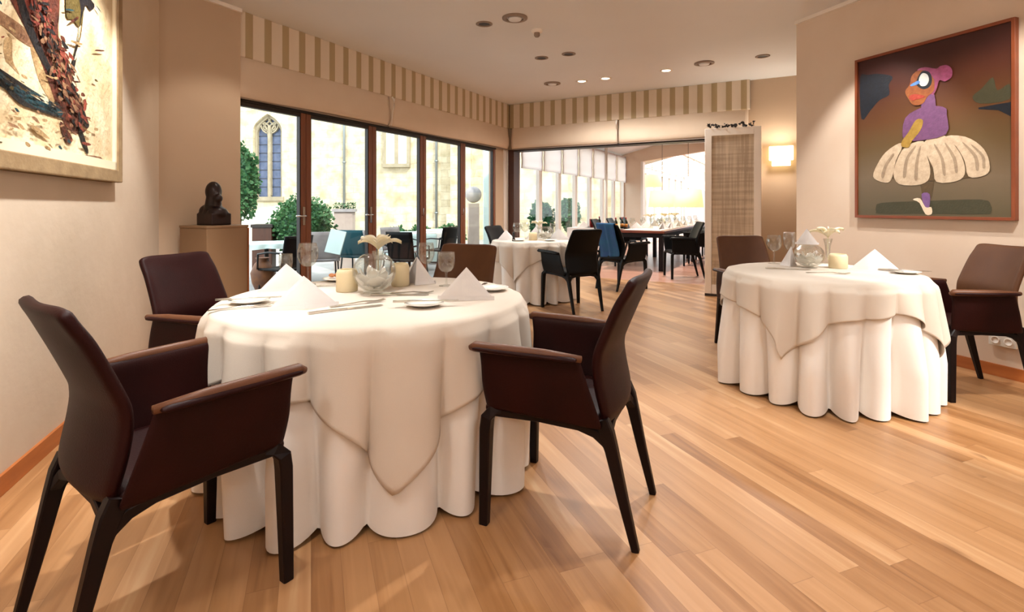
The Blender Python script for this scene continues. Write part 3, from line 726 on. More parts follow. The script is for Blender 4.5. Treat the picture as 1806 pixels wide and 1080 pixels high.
# ---------------------------------------------------------------- chairs
def make_chair(name, label, lm, edge, legm, bkm=None):
    """origin between rear feet, faces +x"""
    e = empty(name, (0, 0, 0), 0, label, 'chair')
    prof = [(.000, .955), (.022, .905), (.055, .83), (.09, .745), (.118, .675), (.122, .62), (.112, .55), (.098, .49), (.09, .45), (.105, .425)]
    def pr(v):
        i = v*(len(prof)-1); k = min(int(i), len(prof)-2); f = i-k
        return prof[k][0]*(1-f)+prof[k+1][0]*f, prof[k][1]*(1-f)+prof[k+1][1]*f
    def bk(u, v):
        x, z = pr(v); s_ = 2*u-1
        w = .205+.022*min(1, v*2.2) - .02*max(0, v-.7)/.3
        z -= .018*(abs(s_)**6)*(max(0, 1-v*4)) + .010*(1-s_*s_)*max(0, 1-v*3)
        x += .030*(s_*s_-.3)*(1 if v > .15 else .6)
        return (x, w*s_, z)
    MB().grid(bk, 14, 18).build('backrest', [bkm or lm], e, solid=.034, subs=1, bevel=0)
    # seat
    b = MB()
    def st(u, v):
        x = .115+.465*u; y = (2*v-1)*(.232+.012*u)
        return (x, y, .468-.012*sin(pi*v)*sin(pi*u)-.02*(abs(2*v-1)**8)-.02*max(0, (u-.88)/.12)**2)
    b.grid(st, 12, 12); b.build('seat', lm, e, solid=.045, soff=-1, subs=1)
    for s_ in (1, -1):
        def arm(u, v):          # v 0 bottom .. 1 lip ; u rear..front
            if v < .72:
                f = v/.72; z = .425+.235*f; y = .248+.030*f+.006*sin(pi*f)
            else:
                f = (v-.72)/.28; a = f*pi*.92; y = .278+.024*(1-cos(a)); z = .66+.014*sin(a)
            xr = .105+.075*min(1, v/.72); xf = .565+.02*max(0, (v-.55)/.45)-.012*(1-min(1, v*3))
            x = xr+(xf-xr)*u
            y -= .012*(1-u)*(1-u)
            z += .006*u*(v > .6) + .02*(1-min(1, v*4))*(u-.5)
            return (x, s_*y, z)
        MB().grid(arm, 10, 14).build('armrest', [lm], e, solid=.016, subs=1)
        b = MB(); b.tube([(.17, s_*.288, .672), (.3, s_*.294, .676), (.45, s_*.300, .678), (.575, s_*.302, .679), (.597, s_*.304, .672)], [.012, .019, .020, .020, .010], 10)
        b.build('armrest_edge', edge, e)
        # legs
        b = MB(); b.sweep([(.5, s_*.225, .43), (.53, s_*.24, .425), (.548, s_*.25, .40), (.552, s_*.252, .36), (.554, s_*.257, .2), (.556, s_*.263, 0)], [(.04, .03), (.044, .04), (.046, .044), (.044, .044), (.038, .040), (.032, .034)])
        b.build('leg', legm, e)
        b = MB(); b.sweep([(.118, s_*.21, .445), (.10, s_*.209, .40), (.082, s_*.207, .34), (.045, s_*.203, .18), (0.0, s_*.2, 0)], [(.036, .05), (.036, .054), (.034, .045), (.030, .036), (.024, .026)])
        b.build('leg', legm, e)
    b = MB()
    for s_ in (1, -1):
        b.sweep([(.075, s_*.207, .315), (.10, s_*.209, .365), (.14, s_*.212, .395), (.2, s_*.215, .41), (.35, s_*.22, .418), (.53, s_*.235, .418)], [(.028, .02), (.028, .035), (.028, .032), (.028, .026), (.028, .026), (.028, .026)])
    b.sweep([(.085, -.2, .36), (.1, -.17, .40), (.105, -.1, .415), (.105, .1, .415), (.1, .17, .40), (.085, .2, .36)], [(.03, .03)]*6, side=(1, 0, 0))
    b.sweep([(.53, -.23, .418), (.53, .23, .418)], [(.03, .026)]*2, side=(1, 0, 0))
    b.build('seat_frame', legm, e)
    return e
brown = make_chair('leather_armchair', '', MT['leather'], MT['leather_lit_edge'], MT['legs'])
mid = make_chair('leather_armchair', '', MT['leather'], MT['leather_lit_edge'], MT['legs'], MT['leather_lit'])
blk = make_chair('leather_armchair', '', MT['black'], MT['black'], MT['blacklegs'])
def ang(x, y): return atan2(y, x)
chairs = [
 (brown, (-1.265, 1.39), (.589, .808), 'dark brown leather armchair nearest the camera, cut off at the left edge'),
 (brown, (.51, 2.005), (-.918, .397), 'dark brown leather armchair right of the near table, side on'),
 (brown, (-1.83, 2.83), (.96, -.28), 'dark brown leather armchair between the near table and the wooden pedestal'),
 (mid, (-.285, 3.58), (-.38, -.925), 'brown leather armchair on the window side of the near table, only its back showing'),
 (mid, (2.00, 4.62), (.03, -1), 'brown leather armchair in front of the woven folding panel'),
 (mid, (3.267, 3.456), (-1, .04), 'brown leather armchair with lit-coloured back under the dancer painting'),
 (blk, (.863, 5.91), (-.48, .877), 'black armchair with its back to the camera at the small middle table'),
 (blk, (-.27, 7.05), (.87, -.5), 'black armchair at the window end of the small middle table'),
 (blk, (1.36, 7.54), (.8, .6), 'black armchair draped with blue cloth in front of the next room'),
]
seen = set()
for pr_, (x, y), (fx, fy), lab in chairs:
    place(pr_, id(pr_) not in seen, (x, y, 0), ang(fx, fy), lab, 'chair'); seen.add(id(pr_))
# blue cloth over the back
d = Vector((.8, .6, 0)).normalized(); rt = Vector((d.y, -d.x, 0))
b = MB()
def dr(u, v):
    s_ = (2*u-1)*.17; w = .006*sin(u*19)+.004*sin(u*31)
    if v < .12: f = v/.12; x = .05-.075*f; z = .90+.075*sin(pi/2*f)
    else: f = (v-.12)/.88; x = -.026+.118*min(1, f*1.15)-.012; z = .975-.50*f
    p = Vector((1.36, 7.54, 0))+d*(x-.01+w*(v > .12))+rt*s_*(1+.1*v); return (p.x, p.y, z+.02*s_*5*(v > .6))
b.grid(dr, 16, 18); tag(b.build('blue_cloth', MT['bluecloth'], loc=(1.36, 7.54, 0), world=True, solid=.006, subs=1), 'blue cloth hanging over the back of a black armchair', 'cloth')

# ---------------------------------------------------------------- round tables with two cloths
TZ = .76
def round_table(cx, cy, R, label, lab_low, lab_over, half, crot, nf, seed, hemR, grp=None, zt=TZ):
    rnd = random.Random(seed)
    t = empty('round_table', (cx, cy, 0), 0, label, 'table')
    MB().lathe([(0, zt-.03), (R-.02, zt-.03), (R-.005, zt-.02), (R-.005, zt-.008), (R-.02, zt-.004), (0, zt-.004)], n=48).build('tabletop', MT['tablewood'], t)
    MB().lathe([(.04, .04), (.04, zt-.03)], n=16).build('column', MT['darkmetal'], t)
    MB().lathe([(0, 0), (.25, 0), (.25, .015), (.05, .04), (0, .04)], n=32).build('base', MT['darkmetal'], t)
    # fold phase: piecewise with random lobe widths
    ws = [rnd.uniform(.72, 1.35) for _ in range(nf)]; tot = sum(ws); edges = [0]
    for w in ws: edges.append(edges[-1]+w/tot)
    amps = [rnd.uniform(.7, 1.25) for _ in range(nf)]
    deps = [rnd.uniform(.85, 1.1) for _ in range(nf)]
    def lobe(a):
        u = (a/(2*pi)) % 1.0
        for k in range(nf):
            if u <= edges[k+1]:
                f = (u-edges[k])/(edges[k+1]-edges[k]); return k, f
        return nf-1, 1.0
    def fold(a):
        k, f = lobe(a); s_ = sin(pi*f)
        v = (s_**.75)
        return v*amps[k]-.52
    def low_r(a, d):          # d: fraction of drop 0..1
        am = .128*min(1, d*1.5)**.9
        return R+.006+.014*min(1, d*10)+(hemR-R)*d**1.1+am*fold(a)*1.0+.004*sin(5*a+seed)*d
    def shear(a, d, k=1.0):
        return a+.030*k*d*sin(a*nf*.5+seed)+.02*d*sin(a*3+seed)
    b = MB(); N_ = 360; nz = 26
    def fl(u, v):
        a = 2*pi*u
        if v < .2:
            f = v/.2; r = f*(R-.004); return (r*cos(a), r*sin(a), zt)
        d = (v-.2)/.8; r = low_r(a, d); a2 = shear(a, d)
        z = zt-.012*0-(zt-.012)*d
        if d < .06: r = R-.004+.010*sin(d/.06*pi/2)+(r-R-.006)*d/.06*.5; z = zt-.035*(d/.06)**1.6*1.3*1.0
        else: z = zt-.0455-(zt-.0455-.010)*(d-.06)/.94
        kk, ff = lobe(a); z += .022*((1-sin(pi*ff))**2)*d
        return (r*cos(a2), r*sin(a2), z)
    b.grid(fl, N_, nz, closed=True)
    o = b.build('tablecloth', MT['cloth'], loc=(cx, cy, 0)); tag(o, lab_low, 'tablecloth')
    # overlay square cloth
    def hang(a):
        c_, s_ = abs(cos(a-crot)), abs(sin(a-crot)); m = max(c_, s_)
        h = half/m-R
        return max(.05, h)
    b = MB(); N_ = 400; nz = 26
    def ov(u, v):
        a = 2*pi*u; H = hang(a)
        if v < .2:
            f = v/.2; r = f*(R-.002); return (r*cos(a), r*sin(a), zt+.006)
        f = (v-.2)/.8; h = H*f*.97; d = h/zt
        cn = (abs(sin(2*(a-crot))))       # 0 at mid side, 1 at corner
        cornerness = cn**3
        rl = low_r(a, min(1, d+.02))+.014+.008*cornerness*f+.008*f
        if h < .045:
            q = h/.045; r = R-.002+.018*sin(q*pi/2)+(rl-R-.02)*q*.6; z = zt+.006-.045*q**1.6
        else: r = rl; z = zt+.006-h
        # overlapping flutes near corners
        a2 = a+shear(a, d)-a + .035*f*cornerness*sin(nf*.9*a+seed*1.3)
        z += .0
        return (r*cos(a2), r*sin(a2), z+.02*f*sin(nf*a*.5+seed)*(1-cornerness))
    b.grid(ov, N_, nz, closed=True)
    o = b.build('tablecloth', MT['overlay'], loc=(cx, cy, 0), solid=.002, soff=1); tag(o, lab_over, 'tablecloth')
    return t
T1 = (-.66, 2.555); T2 = (2.08, 3.53); T3 = (.25, 6.88)
round_table(*T1, .70, 'large round dining table near the camera, hidden under white cloths', 'floor length white tablecloth on the near round table', 'square overlay cloth on the near round table, one corner hanging low', .925, radians(-69+45)+0, 21, 3, .672)
round_table(*T2, .573, 'round dining table near the right wall, hidden under white cloths', 'floor length white tablecloth on the table below the dancer painting', 'square overlay cloth on the table below the dancer painting', .755, radians(224+45), 19, 5, .565)
round_table(*T3, .50, 'small round dining table in the middle distance, hidden under white cloths', 'floor length white tablecloth on the small middle table', 'square overlay cloth on the small middle table', .72, radians(245+45), 15, 8, .50)

# ---------------------------------------------------------------- tableware
ZT = TZ+.0075
def make_napkin():
    b = MB(); h = .135
    A = Vector((0, .012, h)); Lp = Vector((-.14, .0, 0)); Rp = Vector((.14, .0, 0)); Fm = Vector((0, -.028, 0)); Bl = Vector((-.05, .10, 0)); Br = Vector((.05, .10, 0))
    def tri(a, b_, c, n=8, bulge=0):
        nrm = (b_-a).cross(c-a).normalized()
        vs = []; idx = {}
        for i in range(n+1):
            for j in range(i+1):
                p = a+(b_-a)*((i-j)/n)+(c-a)*(j/n)
                w = (1-i/n)*((i-j)/n)*(j/n)*27
                idx[(i, j)] = len(vs); vs.append(p+nrm*bulge*w)
        fs = []
        for i in range(n):
            for j in range(i+1):
                fs.append((idx[(i, j)], idx[(i+1, j)], idx[(i+1, j+1)]))
                if j < i: fs.append((idx[(i, j)], idx[(i+1, j+1)], idx[(i, j+1)]))
        b.add(vs, fs, 0, False)
    tri(A, Lp, Fm, bulge=.006); tri(A, Fm, Rp, bulge=.006); tri(A, Rp, Br, bulge=-.008); tri(A, Bl, Lp, bulge=-.008)
    # inner folded layers
    A2 = A*.9+Vector((0, -.002, -.0)); tri(A2, Lp*.88+Vector((0, .02, 0)), Rp*.88+Vector((0, .02, 0)), bulge=.004)
    # cuff along the base
    for P, Q in ((Lp, Fm), (Fm, Rp)):
        off = Vector((0, -.006, 0)); up = Vector((0, .004, .016))
        b.add([P+off, Q+off, Q+off+up, P+off+up], [(0, 1, 2, 3)])
    o = b.build('folded_napkin', MT['napkin'], solid=.003)
    return o
nap = make_napkin()
def wine_glass():
    e = empty('wine_glass', (0, 0, 0))
    MB().lathe([(.002, .098), (.018, .1), (.036, .118), (.047, .15), (.046, .185), (.038, .222), (.037, .222), (.044, .185), (.045, .15), (.034, .12), (.016, .103), (0, .101)], n=24).build('bowl', MT['glass'], e)
    MB().lathe([(0, .0), (.036, .001), (.036, .003), (.012, .006), (.005, .012), (.004, .03), (.004, .09), (.008, .1), (0, .1)], n=20).build('stem', MT['glass'], e)
    return e
def water_glass():
    e = empty('water_glass', (0, 0, 0))
    MB().lathe([(.002, .068), (.02, .072), (.034, .09), (.038, .12), (.036, .165), (.035, .165), (.036, .12), (.032, .092), (.018, .075), (0, .071)], n=24).build('bowl', MT['glass'], e)
    MB().lathe([(0, .0), (.032, .001), (.032, .003), (.01, .006), (.0045, .012), (.0045, .06), (.008, .07), (0, .07)], n=20).build('stem', MT['glass'], e)
    return e
def plate(r, name='bread_plate'):
    return MB().lathe([(0, .004), (r*.5, .004), (r*.6, .005), (r*.8, .012), (r, .017), (r, .020), (r*.8, .015), (r*.6, .009), (0, .008)], n=36).build(name, MT['china'])
def knife():
    e = empty('table_knife', (0, 0, 0))
    b = MB(); b.extrude([(0, -.006, .002), (.11, -.010, .002), (.125, -.004, .002), (.12, .004, .002), (0, .005, .002)], (0, 0, .002)); b.build('blade', MT['steel'], e)
    b = MB(); b.sweep([(-.1, 0, .004), (-.05, 0, .004), (0, 0, .003)], [(.014, .006), (.011, .007), (.008, .005)]); b.build('handle', MT['steel'], e)
    return e
def fork():
    e = empty('table_fork', (0, 0, 0))
    b = MB(); b.sweep([(-.1, 0, .003), (-.04, 0, .005), (.02, 0, .008), (.045, 0, .006)], [(.013, .003), (.007, .003), (.006, .004), (.018, .003)]); b.build('handle', MT['steel'], e)
    b = MB()
    for k in range(4): y = -.009+.006*k; b.sweep([(.045, y, .006), (.075, y, .004), (.1, y, .009)], [(.0034, .002), (.003, .002), (.002, .0015)])
    b.build('tines', MT['steel'], e)
    return e
def candle():
    e = empty('candle_holder', (0, 0, 0))
    MB().lathe([(0, 0), (.05, 0), (.054, .006), (.054, .095), (.046, .112), (.040, .114), (.04, .11), (.048, .093), (.048, .01), (0, .01)], n=28).build('holder', MT['cream'], e)
    MB().lathe([(0, .01), (.035, .01), (.035, .075), (.006, .078), (0, .078)], n=20).build('candle', MT['cream'], e)
    MB().tube([(0, 0, .078), (.001, 0, .095)], .0015, 6).build('wick', MT['lampdark'], e)
    return e
def bowl_vase(R=.083, rose=True):
    e = empty('glass_bowl_vase', (0, 0, 0))
    pr = []; n = 14
    for i in range(n+1):
        a = radians(-78)+radians(78+58)*i/n; pr.append((R*cos(a), R+.006+R*sin(a)))
    inner = [(r-.004, z+.001) for r, z in pr][::-1]
    MB().lathe([(0, pr[0][1])]+pr+inner+[(0, pr[0][1]+.003)], n=32).build('bowl', MT['glass'], e)
    MB().lathe([(0, 0), (.04, 0), (.042, .004), (.02, .010), (0, .010)], n=24).build('foot', MT['glass'], e)
    b = MB(); rn = random.Random(4)
    for k in range(15):
        a = k*2.4; rr = .012+.0026*k; tilt = .25+.055*k
        def pt(u, v, a=a, rr=rr, tilt=tilt):
            s_ = (u-.5)*1.7; w = sin(pi*min(1, v*.9+.1))
            r = rr*1.35+(.040*v)*sin(tilt)*1.25; z = R*.62+.062*v*cos(tilt*.8)-.0030*k; aa = a+s_*w*.75
            r += .006*s_*s_
            z = z+.006-.004*s_*s_
            q_ = Vector((r*cos(aa), r*sin(aa), z-R-.006)); mx_ = R*.88
            if q_.length > mx_: q_ = q_*(mx_/q_.length)
            return (q_.x, q_.y, q_.z+R+.006)
        b.grid(pt, 6, 6)
    b.tube([(0, 0, .02), (.0, 0, R*.5)], .004, 6)
    b.build('white_rose', MT['petal_w'], e, solid=.0012)
    return e
def tall_vase():
    e = empty('flower_vase', (0, 0, 0))
    MB().lathe([(0, 0), (.04, 0), (.042, .004), (.02, .02), (.014, .06), (.016, .12), (.028, .17), (.03, .172), (.018, .12), (.012, .06), (0, .03)], n=24).build('vase', MT['glass'], e)
    b = MB()
    for k in range(9):
        a = k*2*pi/9+.3; ln = .075+.02*(k % 3)
        def pt(u, v, a=a, ln=ln, k=k):
            s_ = (u-.5); w = .03*sin(pi*min(1, .08+v*.92)); r = .006+ln*v
            z = .185+.035*sin(v*pi*.75)+(.018 if k % 2 else -.004)*v
            x, y = r*cos(a)-s_*2*w*sin(a), r*sin(a)+s_*2*w*cos(a)
            return (x, y, z-.01*abs(s_)*0+.016*(s_*2)**2)
        b.grid(pt, 4, 8)
    b.ball((0, 0, .2), .014, 8, sq=(1, 1, 1.4)); b.tube([(0, 0, .03), (0, 0, .19)], .003, 6)
    b.tube([(0, 0, .19), (.02, .0, .23), (.055, .01, .25)], .003, 6)
    b.build('white_flower', MT['petal'], e, solid=.001)
    return e
WG, WT, CD, BV, TV, KN, FK = wine_glass(), water_glass(), candle(), bowl_vase(), tall_vase(), knife(), fork()
PLT = plate(.085)
used = {}
def put(proto, x, y, rz, label, cat, z=ZT, group=None, scale=None):
    first = proto.name not in used; used[proto.name] = 1
    return place(proto, first, (x, y, z), rz, label, cat, group, scale)
def px(pxx, d): return ((pxx-CX)/F*d, d)
# near table
put(nap, *px(536, 2.24), radians(28), 'pyramid folded napkin at the front left of the near table, closest of all', 'napkin', scale=(1.02, 1, 1.0))
put(nap, *px(506, 2.72), radians(40), 'pyramid folded napkin behind the closest napkin on the near table', 'napkin')
put(nap, *px(737, 2.98), radians(160), 'pyramid folded napkin at the window side of the near table', 'napkin', scale=(.8, 1, 1.1))
put(nap, *px(822, 2.44), radians(-4), 'pyramid folded napkin at the right side of the near table', 'napkin', scale=(.95, 1, 1.1))
put(WG, *px(543, 2.90), 0, 'tall wine glass behind the two left napkins on the near table', 'wine glass', scale=(1.2, 1.2, 1.04))
put(WT, *px(504, 2.98), 0, 'small water glass at the left back of the near table', 'water glass')
put(WG, *px(752, 3.07), 0, 'tall wine glass behind the window side napkin on the near table', 'wine glass', scale=(1.05, 1.05, 1.0))
put(WT, *px(787, 2.86), 0, 'rounded water glass left of the brown chair back on the near table', 'water glass', scale=(1.25, 1.25, 1.12))
put(BV, *px(660, 2.62), 0, 'round glass bowl with a white rose in the middle of the near table', 'vase', scale=(1.28, 1.28, 1.22))
put(TV, *px(667, 2.84), .4, 'slim glass vase with an open cream flower on the near table', 'flower vase', scale=(1.05, 1.05, 1.12))
put(CD, *px(612, 2.68), 0, 'cream candle holder left of the rose bowl on the near table', 'candle holder')
put(CD, *px(706, 2.86), 0, 'cream candle holder right of the rose bowl on the near table', 'candle holder', scale=(.9, .9, 1.1))
put(PLT, *px(440, 2.34), 0, 'white bread plate at the left edge of the near table', 'plate')
put(PLT, *px(748, 2.27), 0, 'white bread plate at the front right of the near table, knife on it', 'plate')
put(PLT, *px(596, 3.05), 0, 'white bread plate at the far side of the near table', 'plate')
put(PLT, *px(868, 2.70), 0, 'white bread plate at the right edge of the near table', 'plate')
put(KN, *px(745, 2.27), radians(10), 'table knife lying across the front right bread plate', 'knife', z=ZT+.02, scale=(1.25, 1.6, 1.3))
put(KN, *px(436, 2.34), radians(20), 'table knife lying across the left bread plate', 'knife', z=ZT+.02, scale=(1.25, 1.6, 1.3))
put(KN, *px(598, 2.18), radians(38), 'table knife beside the closest napkin on the near table', 'knife', scale=(1.25, 1.6, 1.3))
put(KN, *px(612, 2.20), radians(36), 'second table knife beside the closest napkin, nearer the rose bowl', 'knife', scale=(1.25, 1.6, 1.3))
put(FK, *px(426, 2.22), radians(30), 'table fork between the left bread plate and the closest napkin', 'fork', scale=(1.25, 1.6, 1.3))
put(FK, *px(632, 2.32), radians(38), 'table fork to the right of the closest napkin', 'fork', scale=(1.25, 1.6, 1.3))
put(FK, *px(720, 2.60), radians(5), 'table fork behind the front right bread plate', 'fork', scale=(1.25, 1.6, 1.3))
put(KN, *px(700, 2.55), radians(3), 'table knife lying in front of the rose bowl', 'knife', scale=(1.25, 1.6, 1.3))
put(KN, *px(845, 2.8), radians(80), 'table knife behind the right side napkin', 'knife', scale=(1.25, 1.6, 1.3))
put(FK, *px(590, 2.85), radians(15), 'table fork at the far side of the near table', 'fork', scale=(1.25, 1.6, 1.3))
for i, (xx, dd_) in enumerate(((585, 3.1), (594, 3.11), (603, 3.1))):
    b = MB(); b.ball((0, 0, .012), .014, 10, sq=(1.3, 1, .85)); o = b.build('bread_roll', MT['orange'], loc=(*px(xx, dd_-.04), ZT+.02)); tag(o, 'small orange brown petit four on the far bread plate', 'petit four', 'petits fours on the far bread plate')
# right table
put(WG, *px(1365, 3.98), 0, 'wine glass at the left side of the right table', 'wine glass', scale=(1.15, 1.15, .98))
put(WT, *px(1392, 4.02), 0, 'taller glass behind the wine glass on the right table', 'water glass', scale=(1.15, 1.15, 1.45))
put(BV, *px(1427, 3.70), 0, 'round glass bowl in the middle of the right table', 'vase', scale=(1.2, 1.2, 1.02))
put(CD, *px(1478, 3.68), 0, 'cream candle holder beside the bowl on the right table', 'candle holder', scale=(1.1, 1.1, .9))
put(TV, *px(1460, 3.95), .8, 'slim glass vase with a cream flower behind the right table candle', 'flower vase')
put(nap, *px(1423, 3.88), radians(-25), 'folded napkin standing on the glass behind the bowl on the right table', 'napkin', z=ZT+.155, scale=(.55, .8, .85))
put(nap, *px(1398, 3.84), radians(50), 'folded napkin between wine glass and bowl on the right table', 'napkin', scale=(.6, .8, 1.05))
put(nap, *px(1543, 3.46), radians(-30), 'large pyramid napkin on the right side of the right table', 'napkin', scale=(1.1, 1, 1.12))
put(PLT, *px(1597, 3.38), 0, 'bread plate at the right edge of the right table', 'plate')
put(KN, *px(1590, 3.38), radians(-25), 'table knife lying across the right table bread plate', 'knife', z=ZT+.02, scale=(1.25, 1.6, 1.3))
put(KN, *px(1385, 3.62), radians(-20), 'table knife at the front left of the right table', 'knife', scale=(1.25, 1.6, 1.3))
put(FK, *px(1460, 3.38), radians(-20), 'table fork in front of the right table candle', 'fork', scale=(1.25, 1.6, 1.3))
b = MB(); q = px(1423, 3.88); b.lathe([(0, 0), (.045, 0), (.047, .004), (.03, .01), (.01, .03), (.01, .12), (.06, .15), (.062, .154), (0, .152)], n=24)
tag(b.build('glass_stand', MT['glass'], loc=(*q, ZT)), 'low glass pedestal dish carrying a folded napkin on the right table', 'dish stand')
# small middle table
ms = [(nap, 893, 6.75, 30, 'folded napkin at the left end of the small middle table', (1, 1, 1)), (nap, 985, 6.85, -20, 'folded napkin at the right end of the small middle table', (1.1, 1, 1.1)),
      (nap, 945, 7.1, 10, 'folded napkin at the far side of the small middle table', (1, 1, 1.2)), (WG, 912, 6.9, 0, 'wine glass at the left of the small middle table', (1.2, 1.2, 1)),
      (WG, 926, 7.0, 0, 'wine glass in the middle of the small middle table', (1.2, 1.2, 1)), (BV, 962, 6.8, 0, 'round glass bowl with a rose on the small middle table', (1.2, 1.2, 1.1)),
      (CD, 940, 6.75, 0, 'cream candle holder on the small middle table', (1, 1, .9)), (WT, 975, 7.0, 0, 'water glass behind the right end napkin on the small middle table', (1.1, 1.1, 1.3)),
      (PLT, 915, 6.6, 0, 'white bread plate at the front of the small middle table', (1, 1, 1)), (TV, 950, 6.95, 0, 'flower vase with cream petals on the small middle table', (1, 1, 1)), (PLT, 970, 6.6, 0, 'white bread plate at the right front of the small middle table', (1, 1, 1))]
for pr_, x, d_, r_, l, sc_ in ms:
    cat = {'folded_napkin': 'napkin', 'wine_glass': 'wine glass', 'glass_bowl_vase': 'vase', 'candle_holder': 'candle holder', 'water_glass': 'water glass', 'bread_plate': 'plate', 'flower_vase': 'flower vase'}[pr_.name]
    put(pr_, *px(x, d_), radians(r_), l, cat, scale=sc_)
for i, (x, d_, l) in enumerate(((906, 6.62, 'small black pepper mill on the small middle table, left one'), (939, 7.15, 'small black pepper mill at the back of the small middle table'))):
    b = MB(); b.lathe([(0, 0), (.022, 0), (.024, .01), (.015, .04), (.02, .07), (.012, .085), (.018, .1), (.01, .115), (0, .118)], n=16)
    tag(b.build('pepper_mill', MT['lampdark'], loc=(*px(x, d_), ZT)), l, 'pepper mill', 'pepper mills')

# ---------------------------------------------------------------- the next room
R2 = 7.4                                           # depth along U
G0 = C0+U*R2
p2 = [C0+U*.0-V*.14, C0+V*8, C0+V*8+U*R2, C0+U*(R2+.2)-V*.14]
MB().prism([(v.x, v.y) for v in (C0+V*0-V*.14+U*.2, C0+V*8+U*.2, C0+V*8+U*16, C0-V*.14+U*16)], -.05, -.001).build('floor_next_room', MT['floor2'])['kind'] = 'structure'
b = MB(); q = [C0+U*0, C0+V*8, C0+V*8+U*.2, C0+U*.2]; b.prism([(v.x, v.y) for v in q], -.05, -.0005); b.build('floor_threshold', MT['floor2'])['kind'] = 'structure'
# sloped + flat ceiling
b = MB()
def cp(a, w, z): q = C0+U*a+V*w; return (q.x, q.y, z)
b.add([cp(.2, -.14, 2.78), cp(R2+.2, -.14, 2.78), cp(R2+.2, .9, 3.04), cp(.2, .9, 3.04), cp(.2, -.14, 3.2), cp(R2+.2, -.14, 3.2), cp(R2+.2, .9, 3.2), cp(.2, .9, 3.2)], [(0, 1, 2, 3), (7, 6, 5, 4), (0, 4, 5, 1), (1, 5, 6, 2), (2, 6, 7, 3), (3, 7, 4, 0)])
b.add([cp(.2, .9, 3.04), cp(R2+.2, .9, 3.04), cp(R2+.2, 6.4, 3.04), cp(.2, 6.4, 3.04), cp(.2, .9, 3.2), cp(R2+.2, .9, 3.2), cp(R2+.2, 6.4, 3.2), cp(.2, 6.4, 3.2)], [(0, 1, 2, 3), (7, 6, 5, 4), (0, 4, 5, 1), (1, 5, 6, 2), (2, 6, 7, 3), (3, 7, 4, 0)])
b.build('ceiling_next_room', MT['ceil'])['kind'] = 'structure'
slab('wall_next_right', C0+V*6.3, U, .2, R2, 0, 3.2, -V, .15, MT['walltan'])
for k, a in enumerate((2.2, 4.6)):
    b = MB(); b.add([cp(a, 0, 2.75), cp(a+.09, 0, 2.75), cp(a+.09, .9, 3.0), cp(a, .9, 3.0), cp(a, 0, 2.83), cp(a+.09, 0, 2.83), cp(a+.09, .9, 3.06), cp(a, .9, 3.06)], [(0, 1, 2, 3), (7, 6, 5, 4), (0, 4, 5, 1), (1, 5, 6, 2), (2, 6, 7, 3), (3, 7, 4, 0)])
    b.build('trim_%d' % (20+k), MT['white'])['kind'] = 'structure'
# glazing of next room: white frames
WZ = 2.75
for k in range(7):
    a0 = .42+1.0*k; a1 = a0+.995
    mid = C0+U*((a0+a1)/2)
    e = empty('window_%d' % (k+6), tuple(mid), 0, kind='structure')
    fr = MB()
    def pr4(a, b_, z0_, z1_, o0=0, o1=-.08):
        q = [C0+U*a+V*o0, C0+U*b_+V*o0, C0+U*b_+V*o1, C0+U*a+V*o1]; fr.prism([(v.x, v.y) for v in q], z0_, z1_)
    pr4(a0, a0+.07, 0, WZ); pr4(a1-.07, a1, 0, WZ); pr4(a0+.07, a1-.07, 0, .14); pr4(a0+.07, a1-.07, WZ-.08, WZ)
    fr.build('window_frame', MT['winwhite'], e, world=True)
    fr = MB(); pr4(a0+.07, a1-.07, .14, WZ-.08, -.035, -.043); fr.build('window_pane', MT['pane'], e, world=True)
slab('trim_9', C0, U, .2, .42, 0, 2.8, V, .14, MT['walltan'])
# sheer blind over the upper glass
def sheer(t0, t1, lab):
    b = MB()
    def fn(u, v):
        t = t0+(t1-t0)*u; z = 1.945+(2.74-1.945)*v
        p = wallpt(C0, U, t, V, .05+.012*sin(v*pi*3)**2, z); return p
    b.grid(fn, 10, 12); o = b.build('sheer_blind', MT['sheer'], loc=tuple(C0+U*t0), world=True, solid=.003); tag(o, lab, 'blind', 'sheer white blinds in the next room')
bl = ['nearest the room corner', 'second from the near corner', 'third from the near corner', 'fourth from the near corner', 'fifth from the near corner', 'sixth from the near corner', 'at the far end wall']
for k in range(7): sheer(.44+k, 1.40+k, 'pale sheer blind over the window of the next room, '+bl[k])
b = MB(); q = C0+U*5.3+V*.12; b.tube([(q.x, q.y, 0), (q.x, q.y, 2.8)], .04, 12); b.build('trim_10', MT['winwhite'])['kind'] = 'structure'
# gable wall with opening to the conservatory
wa, wb = .515, 4.6
def gz(w): return 2.58+(2.95-2.58)*(w-wa)/(2.36-wa)
slab('wall_gable', G0, V, -.14, wa, 0, 3.2, -U, .2, MT['wallr'])
b = MB()
def gp(w, o, z): q = G0+V*w+U*o; return (q.x, q.y, z)
b.add([gp(wa, 0, gz(wa)), gp(wb, 0, 3.1), gp(wb, 0, 3.2), gp(wa, 0, 3.2), gp(wa, .2, gz(wa)), gp(wb, .2, 3.1), gp(wb, .2, 3.2), gp(wa, .2, 3.2)], [(0, 1, 2, 3), (7, 6, 5, 4), (0, 4, 5, 1), (1, 5, 6, 2), (2, 6, 7, 3), (3, 7, 4, 0)])
b.build('wall_gable_top', MT['wallr'])['kind'] = 'structure'
slab('wall_gable_right', G0, V, wb, 6.3, 0, 3.2, -U, .2, MT['walltan'])
slab('trim_11', G0, V, wa, wa+.07, 0, 2.58, -U, .24, MT['winwhite'], front=.02)
